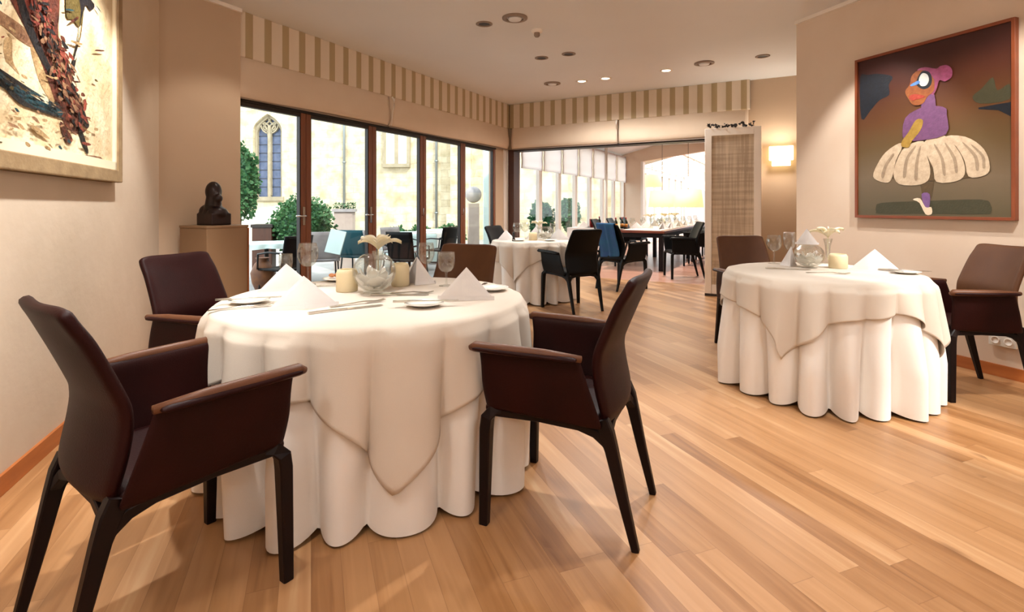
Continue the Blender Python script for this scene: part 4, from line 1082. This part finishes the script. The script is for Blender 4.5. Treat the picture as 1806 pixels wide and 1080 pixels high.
# conservatory glazing
CL = 7.5
for k in range(6):
    a0 = .25+1.2*k; e = empty('window_%d' % (k+13), tuple(G0+U*(a0+.6)+V*.35), 0, kind='structure')
    fr = MB()
    def pr5(a, b_, z0_, z1_, o0=.35, o1=.27):
        q = [G0+U*a+V*o0, G0+U*b_+V*o0, G0+U*b_+V*o1, G0+U*a+V*o1]; fr.prism([(v.x, v.y) for v in q], z0_, z1_)
    pr5(a0, a0+.09, 0, 2.4); pr5(a0+1.1, a0+1.195, 0, 2.4); pr5(a0+.09, a0+1.1, 0, .2); pr5(a0+.09, a0+1.1, 2.3, 2.4)
    fr.build('window_frame', MT['winwhite'], e, world=True)
    fr = MB(); pr5(a0+.09, a0+1.1, .2, 2.3, .31, .302); fr.build('window_pane', MT['pane'], e, world=True)
for k in range(6):
    w0 = .36+.9*k; e = empty('window_%d' % (k+19), tuple(G0+U*CL+V*(w0+.45)), 0, kind='structure')
    fr = MB()
    def pr6(a, b_, z0_, z1_, o0=0, o1=.08):
        q = [G0+V*a+U*(CL+o0), G0+V*b_+U*(CL+o0), G0+V*b_+U*(CL+o1), G0+V*a+U*(CL+o1)]; fr.prism([(v.x, v.y) for v in q], z0_, z1_)
    pr6(w0, w0+.06, 0, 3.0); pr6(w0+.84, w0+.895, 0, 3.0); pr6(w0+.06, w0+.84, 0, .5); pr6(w0+.06, w0+.84, 1.9, 2.0); pr6(w0+.06, w0+.84, 2.92, 3.0)
    fr.build('window_frame', MT['winwhite'], e, world=True)
    fr = MB(); pr6(w0+.06, w0+.84, .5, 2.92, .03, .038); fr.build('window_pane', MT['pane'], e, world=True)
for k in range(7):
    b = MB(); a = .35+1.18*k
    b.extrude([gp(.2, a, 2.42), gp(5.6, a, 3.75), gp(5.6, a, 3.87), gp(.2, a, 2.54)], U*.08); b.build('trim_%d' % (30+k), MT['white'])['kind'] = 'structure'
for k in range(5):
    b = MB(); w = .3+1.3*k; z = 2.42+(3.75-2.42)*(w-.2)/5.4
    b.extrude([gp(w, .2, z+.02), gp(w+.06, .2, z+.034), gp(w+.06, .2, z+.09), gp(w, .2, z+.08)], U*(CL-.1)); b.build('trim_%d' % (40+k), MT['white'])['kind'] = 'structure'
b = MB(); b.extrude([gp(.2, .2, 2.55), gp(5.6, .2, 3.88), gp(5.6, .2, 3.888), gp(.2, .2, 2.558)], U*(CL-.1)); b.build('skylight_1', MT['pane'])['kind'] = 'structure'
# pleated pale curtain against the end glazing
def curt(w0, w1, lab, n):
    b = MB()
    def fn(u, v):
        w = w0+(w1-w0)*u; o = CL-.12+.035*sin(u*n*2*pi); z = .05+1.85*v
        return gp(w, o, z)
    b.grid(fn, n*8, 4); tag(b.build('pleated_curtain', MT['sheer'], solid=.003), lab, 'curtain')
curt(.5, 2.0, 'pale pleated curtain at the end of the conservatory, left one', 9)
curt(2.3, 3.6, 'pale pleated curtain at the end of the conservatory, right one', 8)

# long table
e = empty('long_table', (0, 0, 0), 0, 'long dark wooden dining table in the next room with white runner', 'table')
TA = Vector((2.0, 10.1, 0)); TL, TW = 5.6, .93
def tp(a, w): q = TA+U*a+V*w; return q
e.location = tuple(tp(TL/2, TW/2))
b = MB(); b.prism([tuple(tp(a, w)[:2]) for a, w in ((0, 0), (TL, 0), (TL, TW), (0, TW))], .705, .75); b.build('tabletop', MT['tablewood'], e, world=True, bevel=.004)
b = MB(); b.prism([tuple(tp(a, w)[:2]) for a, w in ((.04, .04), (TL-.04, .04), (TL-.04, TW-.04), (.04, TW-.04))], .62, .705); b.build('apron', MT['legs'], e, world=True)
for a, w in ((.08, .08), (.08, TW-.08), (TL-.1, .08), (TL-.1, TW-.08), (TL/2, .08), (TL/2, TW-.08)):
    q = tp(a, w); MB().box((q.x, q.y, .31), (.08, .08, .62), -AU).build('leg', MT['legs'], e, world=True)
b = MB(); b.prism([tuple(tp(a, w)[:2]) for a, w in ((.1, .1), (TL-.1, .1), (TL-.1, TW-.1), (.1, TW-.1))], .751, .756)
tag(b.build('table_runner', MT['cloth']), 'white cloth runner lying along the long dark table', 'table runner')
lc = [((3.22, 8.9), (-1, .05), 'black armchair side on beside the folding panel in the next room'),
      (tuple((tp(1.4, 1.62))[:2]), tuple((-V)[:2]), 'black armchair on the right of the long table, nearer one'),
      (tuple((tp(2.3, 1.62))[:2]), tuple((-V)[:2]), 'black armchair on the right of the long table, second one'),
      (tuple((tp(3.2, 1.62))[:2]), tuple((-V)[:2]), 'black armchair on the right of the long table, third one'),
      (tuple((tp(4.1, 1.62))[:2]), tuple((-V)[:2]), 'black armchair on the right of the long table, farthest one'),
      (tuple((tp(.7, -.70))[:2]), tuple((V)[:2]), 'black armchair on the window side of the long table, nearer one'),
      (tuple((tp(1.7, -.70))[:2]), tuple((V)[:2]), 'black armchair on the window side of the long table, second one'),
      (tuple((tp(2.7, -.70))[:2]), tuple((V)[:2]), 'black armchair on the window side of the long table, third one')]
for (x, y), (fx, fy), l in lc: place(blk, False, (x, y, 0), ang(fx, fy), l, 'chair', 'black armchairs around the long table')
ZL = .757
lt = [(BV, 1.6, .5, 'round glass bowl on the long table'), (TV, 2.2, .45, 'flower vase on the middle of the long table'), (TV, 1.1, .4, 'flower vase on the near end of the long table'), (TV, 3.0, .5, 'flower vase toward the far end of the long table')]
for pr_, a, w, l in lt: q = tp(a, w); put(pr_, q.x, q.y, a, l, {'glass_bowl_vase': 'vase', 'flower_vase': 'flower vase'}[pr_.name], z=ZL, scale=(1.3, 1.3, 1.2))
for k in range(6):
    for s_ in (.2, .73):
        q = tp(.45+.8*k, s_)
        put(WG, q.x, q.y, 0, 'wine glass in the rows set along the long table', 'wine glass', z=ZL, group='wine glasses along the long table', scale=(1.2, 1.2, 1))
        q = tp(.75+.8*k, s_)
        put(nap, q.x, q.y, -AU+(0 if s_ < .5 else pi), 'folded napkin in the rows set along the long table', 'napkin', z=ZL, group='napkins along the long table')
def bottle(): 
    e = empty('wine_bottle', (0, 0, 0))
    MB().lathe([(0, 0), (.036, 0), (.037, .005), (.037, .17), (.03, .2), (.014, .225), (.013, .29), (0, .29)], n=18).build('bottle', MT['winebottle'], e)
    MB().lathe([(.0375, .05), (.0378, .05), (.0378, .13), (.0375, .13)], n=18).build('paper_label', MT['amber'], e)
    MB().lathe([(.0135, .25), (.015, .25), (.015, .292), (0, .293)], n=12).build('capsule', MT['red'], e)
    return e
BT = bottle()
bts = [(1086, 10.6, 'dark wine bottle at the near left end of the long table'), (1097, 10.8, 'dark wine bottle right of the first one on the long table'), (1104, 10.7, 'dark wine bottle beside the table corner glasses on the long table')]
for x, d_, l in bts:
    q = px(x, d_); put(BT, q[0], q[1], 0, l, 'wine bottle', z=ZL-.006, scale=(1, 1, .8))
# side table by window
e = empty('side_table', (*px(1033, 11.2), 0), 0, 'small side table under a white cloth by the next room windows', 'table')
MB().box((0, 0, .74), (.62, .5, .03), -AU).build('tabletop', MT['tablewood'], e)
for sx in (-.26, .26):
    for sy in (-.2, .2):
        q = V*sx+U*sy; MB().box((q.x, q.y, .3625), (.04, .04, .725), -AU).build('leg', MT['legs'], e)
b = MB(); b.box((0, 0, .7575), (.64, .52, .005), -AU); b.box(tuple(-U*.262+Vector((0, 0, .6))), (.64, .004, .31), -AU)
tag(b.build('tablecloth', MT['cloth'], loc=(*px(1033, 11.2), 0)), 'white cloth over the small side table by the windows', 'tablecloth')
for i, (x, l, m_) in enumerate(((1043, 'red folded card box on the side table, left one', 'red'), (1050, 'red folded card box on the side table, right one', 'red'))):
    MBx = MB(); MBx.box((0, 0, .09), (.07, .05, .18), .3+i*.5); MBx.box((0, 0, .181), (.05, .03, .004), .3+i*.5)
    tag(MBx.build('card_box', MT[m_], loc=(*px(x, 11.15), .7605)), l, 'box')
q = px(1030, 11.1); put(nap, q[0], q[1], .2, 'folded napkin on the side table by the windows', 'napkin', z=.7605)
q = px(1057, 11.25); put(BT, q[0], q[1], 0, 'dark bottle at the right end of the side table', 'wine bottle', z=.7605)
# pendants over the long table
def pend():
    e = empty('pendant_lamp', (0, 0, 0))
    MB().lathe([(.23, 0), (.27, -.0), (.235, .33), (.23, .33)][1:3]+[(.232, .33), (.267, 0), (.27, 0)], n=32).build('lamp_shade', MT['shade2'], e)
    MB().tube([(0, 0, .30), (0, 0, 1.72)], .006, 6).build('cord', MT['vent'], e)
    b = MB(); 
    for k in range(3): a = k*2*pi/3; b.tube([(0, 0, .31), (.232*cos(a), .232*sin(a), .325)], .004, 6)
    b.build('spider', MT['vent'], e); MB().ball((0, 0, .2), .05, 10).build('bulb', MT['shade'], e)
    return e
PD = pend()
for i, (x, y, d_, l) in enumerate(((1168, 366, 11.8, 'cream drum pendant lamp over the long table, left one'), (1214, 366, 11.2, 'cream drum pendant lamp over the long table, right one'), (1150, 330, 16.6, 'cream drum pendant lamp hanging farther back in the conservatory'))):
    q = px(x, d_); place(PD, i == 0, (q[0], q[1], zat(y, d_)), 0, l, 'pendant lamp', None if i == 2 else 'cream pendant lamps over the long table', scale=(1.15, 1.15, 1.15))

# ---------------------------------------------------------------- outside
GZ = -.06
MB().prism([(-40, -6), (-40, 45), (30, 45), (30, 14)][:0] or [(-40, -8), (-40, 60), (40, 60), (40, -8)], GZ-.05, GZ).build('terrace', MT['terrace'])['kind'] = 'structure'
# church
CP = Vector((-16, 22.2, 0)); CD_ = Vector((.99, -.14, 0)).normalized(); CN = Vector((CD_.y, -CD_.x, 0))
if CN.y > 0: CN = -CN
ce = empty('church_building', (CP.x, CP.y, GZ), atan2(CD_.y, CD_.x), 'pale stone church wall with a gothic window behind the garden terrace', 'building')
def cpx(x, y):                                      # local coordinates of a sight line on the church wall
    q, t = onp(x, y, CP, CD_); return t, q.z-GZ
def wallbox(b, a0, a1, z0_, z1_, o0, o1, mi=0): b.box(((a0+a1)/2, -(o0+o1)/2, (z0_+z1_)/2), (abs(a1-a0), abs(o1-o0), z1_-z0_), 0, mi)
gx0, gz0 = cpx(446, 330); gx1, gzt = cpx(497, 200); gz0 = max(cpx(470, 345)[1], .6); gc = (gx0+gx1)/2; gw = (gx1-gx0)/2
spring = cpx(470, 232)[1]
def arch(c, w, z0_, zs, zt, n=10):
    pts = [(c-w, z0_), (c-w, zs)]
    for i in range(1, n): 
        f = i/n; a = f*pi/2; pts.append((c-w*cos(a)**1.0, zs+(zt-zs)*(sin(a))**.9*1.0))
    pts.append((c, zt))
    for i in range(n-1, 0, -1):
        f = i/n; a = f*pi/2; pts.append((c+w*cos(a), zs+(zt-zs)*sin(a)**.9))
    pts += [(c+w, zs), (c+w, z0_)]
    return pts
def arch_pointed(c, w, z0_, zs, zt, n=10):
    pts = [(c-w, z0_)]
    for i in range(n+1):
        f = i/n; pts.append((c-w*(1-f**1.55), zs+(zt-zs)*(f**.72)))
    for i in range(n-1, -1, -1):
        f = i/n; pts.append((c+w*(1-f**1.55), zs+(zt-zs)*(f**.72)))
    pts.append((c+w, z0_)); return pts
# wall with real hole: build as boxes around the window
b = MB(); WH = 11.0; TLn = 20.4
wallbox(b, 0, gc-gw-.18, 0, WH, -.5, 0); wallbox(b, gc+gw+.18, TLn, 0, WH, -.5, 0); wallbox(b, gc-gw-.18, gc+gw+.18, 0, gz0-.1, -.5, 0); wallbox(b, gc-gw-.18, gc+gw+.18, gzt+.05, WH, -.5, 0)
out_ = arch_pointed(gc, gw, gz0-.1, spring, gzt)
L2 = [(gc-gw-.18, gz0-.1)]+[(gc-gw-.18, gzt+.05)]; 
half = len(out_)//2
b.extrude([(x, .0, z) for x, z in [(gc-gw-.18, gz0-.1)]+out_[:half+1]+[(gc, gzt+.05), (gc-gw-.18, gzt+.05)]], (0, .5, 0))
b.extrude([(x, .0, z) for x, z in out_[half:]+[(gc+gw+.18, gz0-.1), (gc+gw+.18, gzt+.05), (gc, gzt+.05)]], (0, .5, 0))
b.build('stone_wall', MT['stone'], ce)
def ringpoly(b, loop, wd, y0, dy, mi=0):
    """strip following an open outline"""
    n = len(loop)
    for i in range(n-1):
        p_, q_ = Vector((*loop[i], 0)), Vector((*loop[i+1], 0)); d_ = (q_-p_)
        if d_.length < 1e-4: continue
        nn = Vector((d_.y, -d_.x, 0)).normalized()*wd
        b.extrude([(p_.x, y0, p_.y), (q_.x, y0, q_.y), (q_.x+nn.x, y0, q_.y+nn.y), (p_.x+nn.x, y0, p_.y+nn.y)], (0, dy, 0), mi)
we = MB(); ringpoly(we, out_, .12, .12, .2); 
lw = gw/2-.08
for c_ in (gc-gw/2+.0, gc+gw/2-.0): ringpoly(we, arch_pointed(c_, lw, gz0, spring-.25, spring+.35), -.07, .14, .14)
wallbox(we, gc-.06, gc+.06, gz0-.1, spring+.25, -.3, -.12)
rc = (gc, spring+.75*(gzt-spring)*.62)
for k in range(4):
    a = pi/4+k*pi/2; cc = (rc[0]+.2*cos(a), rc[1]+.2*sin(a)); ringpoly(we, [(cc[0]+.15*cos(t_*pi/5), cc[1]+.15*sin(t_*pi/5)) for t_ in range(11)], -.05, .14, .12)
ringpoly(we, [(rc[0]+.42*cos(t_*pi/8), rc[1]+.42*sin(t_*pi/8)) for t_ in range(17)], -.05, .14, .12)
wallbox(we, gc-gw-.1, gc+gw+.1, gz0-.22, gz0-.05, -.2, .06)
wo = we.build('gothic_window', MT['tracery'], ce)
b = MB(); b.extrude([(x, .24, z) for x, z in arch_pointed(gc, gw, gz0-.1, spring, gzt)], (0, .03, 0)); b.build('leaded_pane', MT['leaded'], wo)
b = MB()
for z in [gz0+.35*k for k in range(1, int((gzt-gz0)/.35))]: wallbox(b, gc-gw*.9, gc+gw*.9, z, z+.02, -.24, -.22)
b.build('glazing_bars', MT['lead'], wo)
# blind rectangular window
a0, zt_ = cpx(676, 228); a1, zb_ = cpx(724, 289); zt_ = cpx(676, 160)[1]
b = MB(); wallbox(b, a0, a0+.12, zb_, zt_, 0, .1); wallbox(b, a1-.12, a1, zb_, zt_, 0, .1); wallbox(b, (a0+a1)/2-.06, (a0+a1)/2+.06, zb_, zt_, 0, .1); wallbox(b, a0, a1, zb_-.14, zb_, 0, .16)
wo = b.build('mullioned_window', MT['tracery'], ce)
b = MB(); wallbox(b, a0+.12, a1-.12, zb_, zt_, .01, .03); b.build('window_shutter', MT['stonew'], wo)
for xx in (609, 771):
    a0, _ = cpx(xx, 300); b = MB(); b.tube([(a0, -.1, 0), (a0, -.1, 9)], .05, 10)
    for z in (1, 3, 5, 7): b.tube([(a0, -.1, z), (a0, -.1, z+.06)], .075, 10)
    b.build('drainpipe', MT['zinc'], ce)
a0, _ = cpx(800, 300); a1, _ = cpx(835, 300)
b = MB(); wallbox(b, a0, a1, 0, 10, 0, .5); wallbox(b, a0-.1, a1+.1, 0, 1.0, 0, .7); b.build('buttress', MT['stone'], ce)
# pale ramp / sloped plinth below gothic window
b = MB(); q = [ad(380, 15.5), ad(512, 15.5), ad(512, 18.5), ad(380, 18.5)]
ps = [Vector((v.x, v.y, GZ)) for v in q]; hs = [.55, 1.35, 1.45, .7]
b.add(ps+[Vector((v.x, v.y, GZ+h)) for v, h in zip(ps, hs)], [(0, 1, 5, 4), (1, 2, 6, 5), (2, 3, 7, 6), (3, 0, 4, 7), (4, 5, 6, 7), (3, 2, 1, 0)])
tag(b.build('stone_ramp', MT['stonew']), 'pale sloping stone ramp below the gothic window', 'ramp')
# low planting strip before church
def leafball(name, c, rx, ry, rz_, n, size, label, cat, m, seed, stem=None, group=None, jit=.25):
    rn = random.Random(seed); e = empty(name, (c[0], c[1], GZ), 0, label, cat, group)
    b = MB(); zc = c[2]-GZ
    for i in range(n):
        d_ = Vector((rn.gauss(0, 1), rn.gauss(0, 1), rn.gauss(0, 1))).normalized(); rr = rn.uniform(.72, 1.04)*(1+jit*noise.noise(d_*2.3+Vector((seed, 0, 0))))
        p_ = Vector((d_.x*rx*rr, d_.y*ry*rr, d_.z*rz_*rr+zc))
        if p_.z < .03: continue
        t1_ = d_.cross(Vector((rn.uniform(-1, 1), rn.uniform(-1, 1), rn.uniform(-1, 1)))).normalized(); t2_ = (d_+t1_.cross(d_)*rn.uniform(-.8, .8)).normalized()
        s_ = size*rn.uniform(.6, 1.3)
        b.add([p_-t1_*s_*.4, p_+t2_*s_*.5, p_+t1_*s_*.4, p_-t2_*s_*.6+d_*s_*.2], [(0, 1, 2, 3)])
    b.build('foliage', m, e)
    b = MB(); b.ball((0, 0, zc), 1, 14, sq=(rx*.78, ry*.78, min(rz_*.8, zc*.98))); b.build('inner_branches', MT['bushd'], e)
    b = MB(); b.tube([(0, 0, 0), (.02, 0, zc)], .05, 8); b.build('trunk', MT['bark'], e)
    return e
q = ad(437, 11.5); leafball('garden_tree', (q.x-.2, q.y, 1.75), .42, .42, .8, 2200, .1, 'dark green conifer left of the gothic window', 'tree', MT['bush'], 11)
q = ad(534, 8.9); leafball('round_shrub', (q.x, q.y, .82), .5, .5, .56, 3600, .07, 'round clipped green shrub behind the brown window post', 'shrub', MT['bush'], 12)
for i, (x, d_, r_, h_, l) in enumerate(((698, 15.5, .42, .42, 'low green hedge plant behind the terrace tables, left one'), (742, 15.6, .42, .42, 'low green hedge plant behind the terrace tables, middle one'), (792, 15.2, .45, .5, 'low green hedge plant behind the terrace tables, right one'))):
    q = ad(x, d_); leafball('low_hedge', (q.x, q.y, .2), r_, .4, h_, 1200, .1, l, 'shrub', MT['bush'], 20+i)
for i, (x, d_, r_, z_, l, mm) in enumerate(((955, 15.8, .38, .98, 'deep green shrub seen through the next room windows, left one', 'bushd'), (1005, 18.5, .36, 1.15, 'green shrub seen through the next room windows, middle one', 'bush'), (1030, 21.0, .45, 1.25, 'brownish shrub seen through the next room windows, right one', 'terr'))):
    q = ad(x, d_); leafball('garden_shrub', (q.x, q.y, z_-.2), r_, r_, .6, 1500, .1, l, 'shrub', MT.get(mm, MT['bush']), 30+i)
# brown crate and planters
q = ad(466, 8.6); e = empty('wooden_planter', (q.x, q.y, GZ), .2, 'tall brown wooden planter box left of the round shrub', 'planter')
MB().box((0, 0, .5), (.3, .3, .86)).build('box', MT['windjamb'], e, bevel=.01); MB().box((0, 0, .95), (.33, .33, .05)).build('rim', MT['windark'], e)
# garden heater / sign column
q = ad(608, 10.5); e = empty('garden_column', (q.x, q.y, GZ), .1, 'pinkish grey square column with a plant on top on the terrace', 'column')
MB().box((0, 0, .58), (.36, .3, 1.16)).build('column', MT['pinkstone'], e, bevel=.01); MB().box((0, 0, 1.19), (.42, .36, .06)).build('cap', MT['greystone'], e)
rn = random.Random(3); b = MB()
for i in range(220):
    p_ = Vector((rn.uniform(-.2, .2), rn.uniform(-.16, .16), rn.uniform(1.22, 1.34))); t_ = Vector((rn.gauss(0, 1), rn.gauss(0, 1), rn.gauss(0, .6))).normalized()*.04; s_ = t_.cross(Vector((0, 0, 1)))
    b.add([p_-s_*.5, p_+t_, p_+s_*.5, p_-t_], [(0, 1, 2, 3)])
b.build('plant', MT['bush'], e)
# sphere column
q = ad(835, 12.0); e = empty('stone_sphere_sculpture', (q.x, q.y, GZ), .2, 'round stone ball on a square grey pillar outside the last pane', 'sculpture')
MB().box((0, 0, .67), (.24, .24, 1.34)).build('pillar', MT['pinkstone'], e, bevel=.008); MB().ball((0, 0, 1.34+.2), .19, 24).build('sphere', MT['greystone'], e)
q = ad(859, 11.6); e = empty('white_pillar', (q.x, q.y, GZ), AU*0+.1, 'pale blue grey pillar outside beside the stone ball', 'pillar')
MB().box((0, 0, 1.5), (.16, .2, 3.0)).build('shaft', MT['aqua'], e)
# terrace tables & chairs
def ttable(x, d_, lab, labc, m='aqua', s_=.42, drop=.3):
    q = ad(x, d_); e = empty('terrace_table', (q.x, q.y, GZ), .5, lab, 'table')
    MB().box((0, 0, .72), (2*s_, 2*s_, .03)).build('tabletop', MT['white'], e)
    MB().tube([(0, 0, 0), (0, 0, .7)], .03, 10).build('column', MT['darkmetal'], e); MB().lathe([(0, 0), (.22, 0), (.22, .02), (0, .04)]).build('base', MT['darkmetal'], e)
    b = MB(); zt_ = .742
    def fn(u, v):
        a = 2*pi*u+.0001; m_ = max(abs(cos(a)), abs(sin(a))); R_ = s_*1.0/m_
        if v < .3: r = R_*v/.3; z = zt_
        else: f = (v-.3)/.7; r = R_+.012+.04*f*(.5+.5*sin(a*12)); z = zt_-drop*f*(.8+.25*abs(sin(2*a)))
        return (r*cos(a), r*sin(a), z)
    b.grid(fn, 96, 12, closed=True); o = b.build('tablecloth', MT[m], loc=(q.x, q.y, GZ+.004)); o.rotation_euler = (0, 0, .5); tag(o, labc, 'tablecloth')
    return q
ttable(470, 7.6, 'small terrace table left, outside behind the wooden pedestal', 'pale aqua cloth on the left terrace table beside the pedestal', drop=.08, s_=.36)
ttable(722, 10.6, 'middle terrace table outside the third pane', 'white aqua cloth on the middle terrace table', drop=.55, s_=.42)
ttable(775, 11.9, 'right terrace table outside the fourth pane', 'white cloth on the right terrace table', m='cloth', drop=.6, s_=.4)
def tchair(m, seatm):
    e = empty('terrace_chair', (0, 0, 0))
    MB().grid(lambda u, v: (-.02-.08*v+.03*(2*u-1)**2, (2*u-1)*.23, .46+.42*v), 8, 8).build('backrest', m, e, solid=.02)
    MB().grid(lambda u, v: (.0+.44*u, (2*v-1)*.23, .44-.01*sin(pi*v)), 6, 6).build('seat', seatm, e, solid=.03)
    for sx, sy in ((0, 1), (0, -1), (1, 1), (1, -1)):
        MB().tube([(.03+.36*sx, .2*sy, .44), (-.03+.48*sx, .22*sy, 0)], .013, 8).build('leg', MT['darkmetal'], e)
    for sy in (1, -1): MB().tube([(-.05, .24*sy, .66), (.2, .26*sy, .67), (.4, .25*sy, .64), (.42, .24*sy, .44)], .013, 8).build('armrest', MT['darkmetal'], e)
    return e
t1_, t2_, t3_ = tchair(MT['black'], MT['black']), tchair(MT['teal'], MT['teal']), tchair(MT['greystone'], MT['greystone'])
for pr_, x, d_, r_, l, fst in ((t1_, 790, 9.9, 2.6, 'black terrace chair outside the fourth pane', True), (t2_, 622, 8.6, 1.4, 'teal terrace chair behind the near table wine glasses', True), (t3_, 572, 8.0, 2.0, 'grey terrace chair right of the brown window post', True), (t3_, 692, 9.7, -.6, 'grey terrace chair beside the middle terrace table', False), (t1_, 521, 6.9, 2.7, 'black terrace chair in front of the round shrub', False), (t1_, 708, 8.0, 1.2, 'black terrace chair behind the cream flower vase', False), (t3_, 652, 8.4, .2, 'grey terrace chair between the teal chair and the middle terrace table', False)):
    q = ad(x, d_); place(pr_, fst, (q.x, q.y, GZ), r_, l, 'chair')
q = ad(592, 7.9); b = MB(); b.box((0, 0, 0), (.24, .03, .36), 0, M=Matrix.Rotation(.2, 3, 'Y') @ Matrix.Rotation(-.25, 3, 'X'))
o = b.build('menu_board', MT['aqua'], loc=(q.x, q.y, .55+.12), bevel=.004); tag(o, 'pale blue menu board leaning on the grey terrace chair', 'menu board')
q = ad(463, 7.0); e = empty('terrace_urn', (q.x+.0, q.y, GZ), 0, 'brown and ochre urn below the left terrace table', 'urn')
MB().lathe([(0, 0), (.1, 0), (.11, .03), (.07, .1), (.13, .25), (.15, .38), (.1, .5), (.06, .54), (.09, .58), (.08, .58), (0, .5)]).build('urn', MT['terracotta'], e)

# little dark trailing decoration on the folded panel
b = MB(); rn = random.Random(9)
for i in range(60):
    f = rn.random(); p_ = dA+DD*(.04+f*(wd-.12))+Vector((0, 0, 2.255+rn.uniform(.0, .05)*(1+.5*sin(f*20)))); t_ = Vector((rn.gauss(0, 1), rn.gauss(0, 1), rn.uniform(0, 1))).normalized()*.03; s_ = t_.cross(DN)*.6
    b.add([p_-s_, p_+t_, p_+s_, p_-t_*.4], [(0, 1, 2, 3)])
tag(b.build('dark_garland', MT['lampdark']), 'small dark garland lying on top of the folding panel', 'garland')

# ---------------------------------------------------------------- camera
cam = bpy.data.cameras.new('camera'); co = bpy.data.objects.new('camera', cam); COL.objects.link(co)
cam.sensor_width = 36; cam.lens = F/1806*36; cam.shift_y = -(540-HY)/1806; cam.clip_start = .05; cam.clip_end = 200
co.location = (0, 0, HC); co.rotation_euler = (pi/2, 0, 0); SC.camera = co

# ---------------------------------------------------------------- light
WARM = (1, .9, .78); WARM2 = (1, .985, .95)
def spot(p_, tgt, power, size=60, blend=.5, rad=.04, c=WARM2, name='spot_at_ceiling'):
    l = bpy.data.lights.new(name, 'SPOT'); l.energy = power; l.spot_size = radians(size); l.spot_blend = blend; l.shadow_soft_size = rad; l.color = c
    o = bpy.data.objects.new(name, l); COL.objects.link(o); o.location = p_
    o.rotation_euler = (Vector(tgt)-Vector(p_)).to_track_quat('-Z', 'Y').to_euler(); return o
ZS = ZC-.03
def S(px_, py_): v = ceil_at(px_, py_); return (v.x, v.y, ZS)
spot(S(854, 42), (T1[0], T1[1], .8), 150, 42)
spot((-1.6, 3.2, ZS), (-1.0, 1.4, 0), 190, 50)
spot((1.7, 2.4, ZS), (1.6, 2.0, 0), 95, 75)
spot(S(955, 102), (T3[0], T3[1]-.1, .8), 160, 40)
spot(S(1003, 95), (T2[0], T2[1], .8), 135, 38)
spot(S(1345, 99), (3.0, 4.4, .4), 70, 60)
spot((1.0, 3.6, ZS), (.6, 2.0, 0), 200, 58)
spot((-.2, -.3, ZS), (.2, .9, 0), 50, 40)
spot((1.3, .8, ZS), (1.9, 3.0, .2), 60, 50)
spot((2.6, 2.4, ZS), (3.5, 3.9, .9), 185, 62, c=WARM2)
spot((2.3, 4.1, ZS), (3.25, 4.5, .9), 120, 62)
spot((-1.5, 2.9, ZS), (-2.6, 3.0, .8), 190, 66, c=WARM2)
spot((-.9, 1.3, ZS), (-2.1, 2.1, .7), 190, 70, c=WARM2)
spot((-1.7, 4.6, ZS), (-2.7, 4.5, .9), 30, 70, c=WARM)
for x, y in ((1026, 143), (1068, 138), (1175, 124)):
    spot(S(x, y), (ceil_at(x, y).x, ceil_at(x, y).y, 0), 90, 155, .8)
for x, y in ((1.3, -.1), (.8, 5.0), (1.6, -1.6)):
    spot((x, y, ZS), (x, y, 0), 34, 140, .9, .06)  # added wide spots for general fill, no fittings at these points
def add_fill(x, y, z, p_):  # added unseen point lights filling the room, no lamp modelled
    l = bpy.data.lights.new('fill_point', 'POINT'); l.energy = p_; l.color = (1, .97, .94); l.shadow_soft_size = .15
    o = bpy.data.objects.new('fill_point', l); COL.objects.link(o); o.location = (x, y, z)
add_fill(-1.15, .1, 2.75, 52); add_fill(4.3, 1.5, 2.75, 66); add_fill(2.0, -2.6, 2.3, 36); add_fill(-.4, -2.2, 2.3, 28)
# added spots that brighten the next room, no fittings there
for a, w in ((1.8, 2.4), (4.6, 2.4)):
    q = C0+U*a+V*w; spot((q.x, q.y, 3.0), (q.x, q.y, 0), 300, 150, .9, .08, (1, .88, .76))
q = C0+V*t-U*.16
pl_ = bpy.data.lights.new('sconce_bulb', 'POINT'); pl_.energy = 20; pl_.color = WARM; pl_.shadow_soft_size = .08
po = bpy.data.objects.new('sconce_bulb', pl_); COL.objects.link(po); tq = on(1378, C0, V); q = C0+V*tq-U*.22; po.location = (q.x, q.y, 1.96)
sun = bpy.data.lights.new('sun', 'SUN'); sun.energy = 3.6; sun.angle = radians(3); sun.color = (1, .96, .88)
so = bpy.data.objects.new('sun', sun); COL.objects.link(so); so.rotation_euler = Vector((-.42, .55, -.72)).to_track_quat('-Z', 'Y').to_euler()
w = bpy.data.worlds.new('world'); SC.world = w; w.use_nodes = True
nt = w.node_tree; nt.nodes.clear(); o_ = nt.nodes.new('ShaderNodeOutputWorld'); bg = nt.nodes.new('ShaderNodeBackground')
tc = nt.nodes.new('ShaderNodeTexCoord'); sp = nt.nodes.new('ShaderNodeSeparateXYZ'); rp = nt.nodes.new('ShaderNodeValToRGB')
rp.color_ramp.elements[0].position = .45; rp.color_ramp.elements[0].color = (.75, .8, .85, 1); rp.color_ramp.elements[1].position = .75; rp.color_ramp.elements[1].color = (.86, .94, 1.0, 1)
nt.links.new(tc.outputs['Generated'], sp.inputs[0]); nt.links.new(sp.outputs['Z'], rp.inputs[0]); nt.links.new(rp.outputs[0], bg.inputs[0]); bg.inputs[1].default_value = 3.3; nt.links.new(bg.outputs[0], o_.inputs[0])

SC.view_settings.view_transform = 'Standard'; SC.view_settings.look = 'None'; SC.view_settings.exposure = .3; SC.view_settings.gamma = 1; SC.view_settings.use_curve_mapping = False
SC.cycles.use_denoising = True
SC.cycles.max_bounces = 8; SC.cycles.transparent_max_bounces = 16; SC.cycles.caustics_reflective = False; SC.cycles.caustics_refractive = False
SC.cycles.sample_clamp_indirect = 6
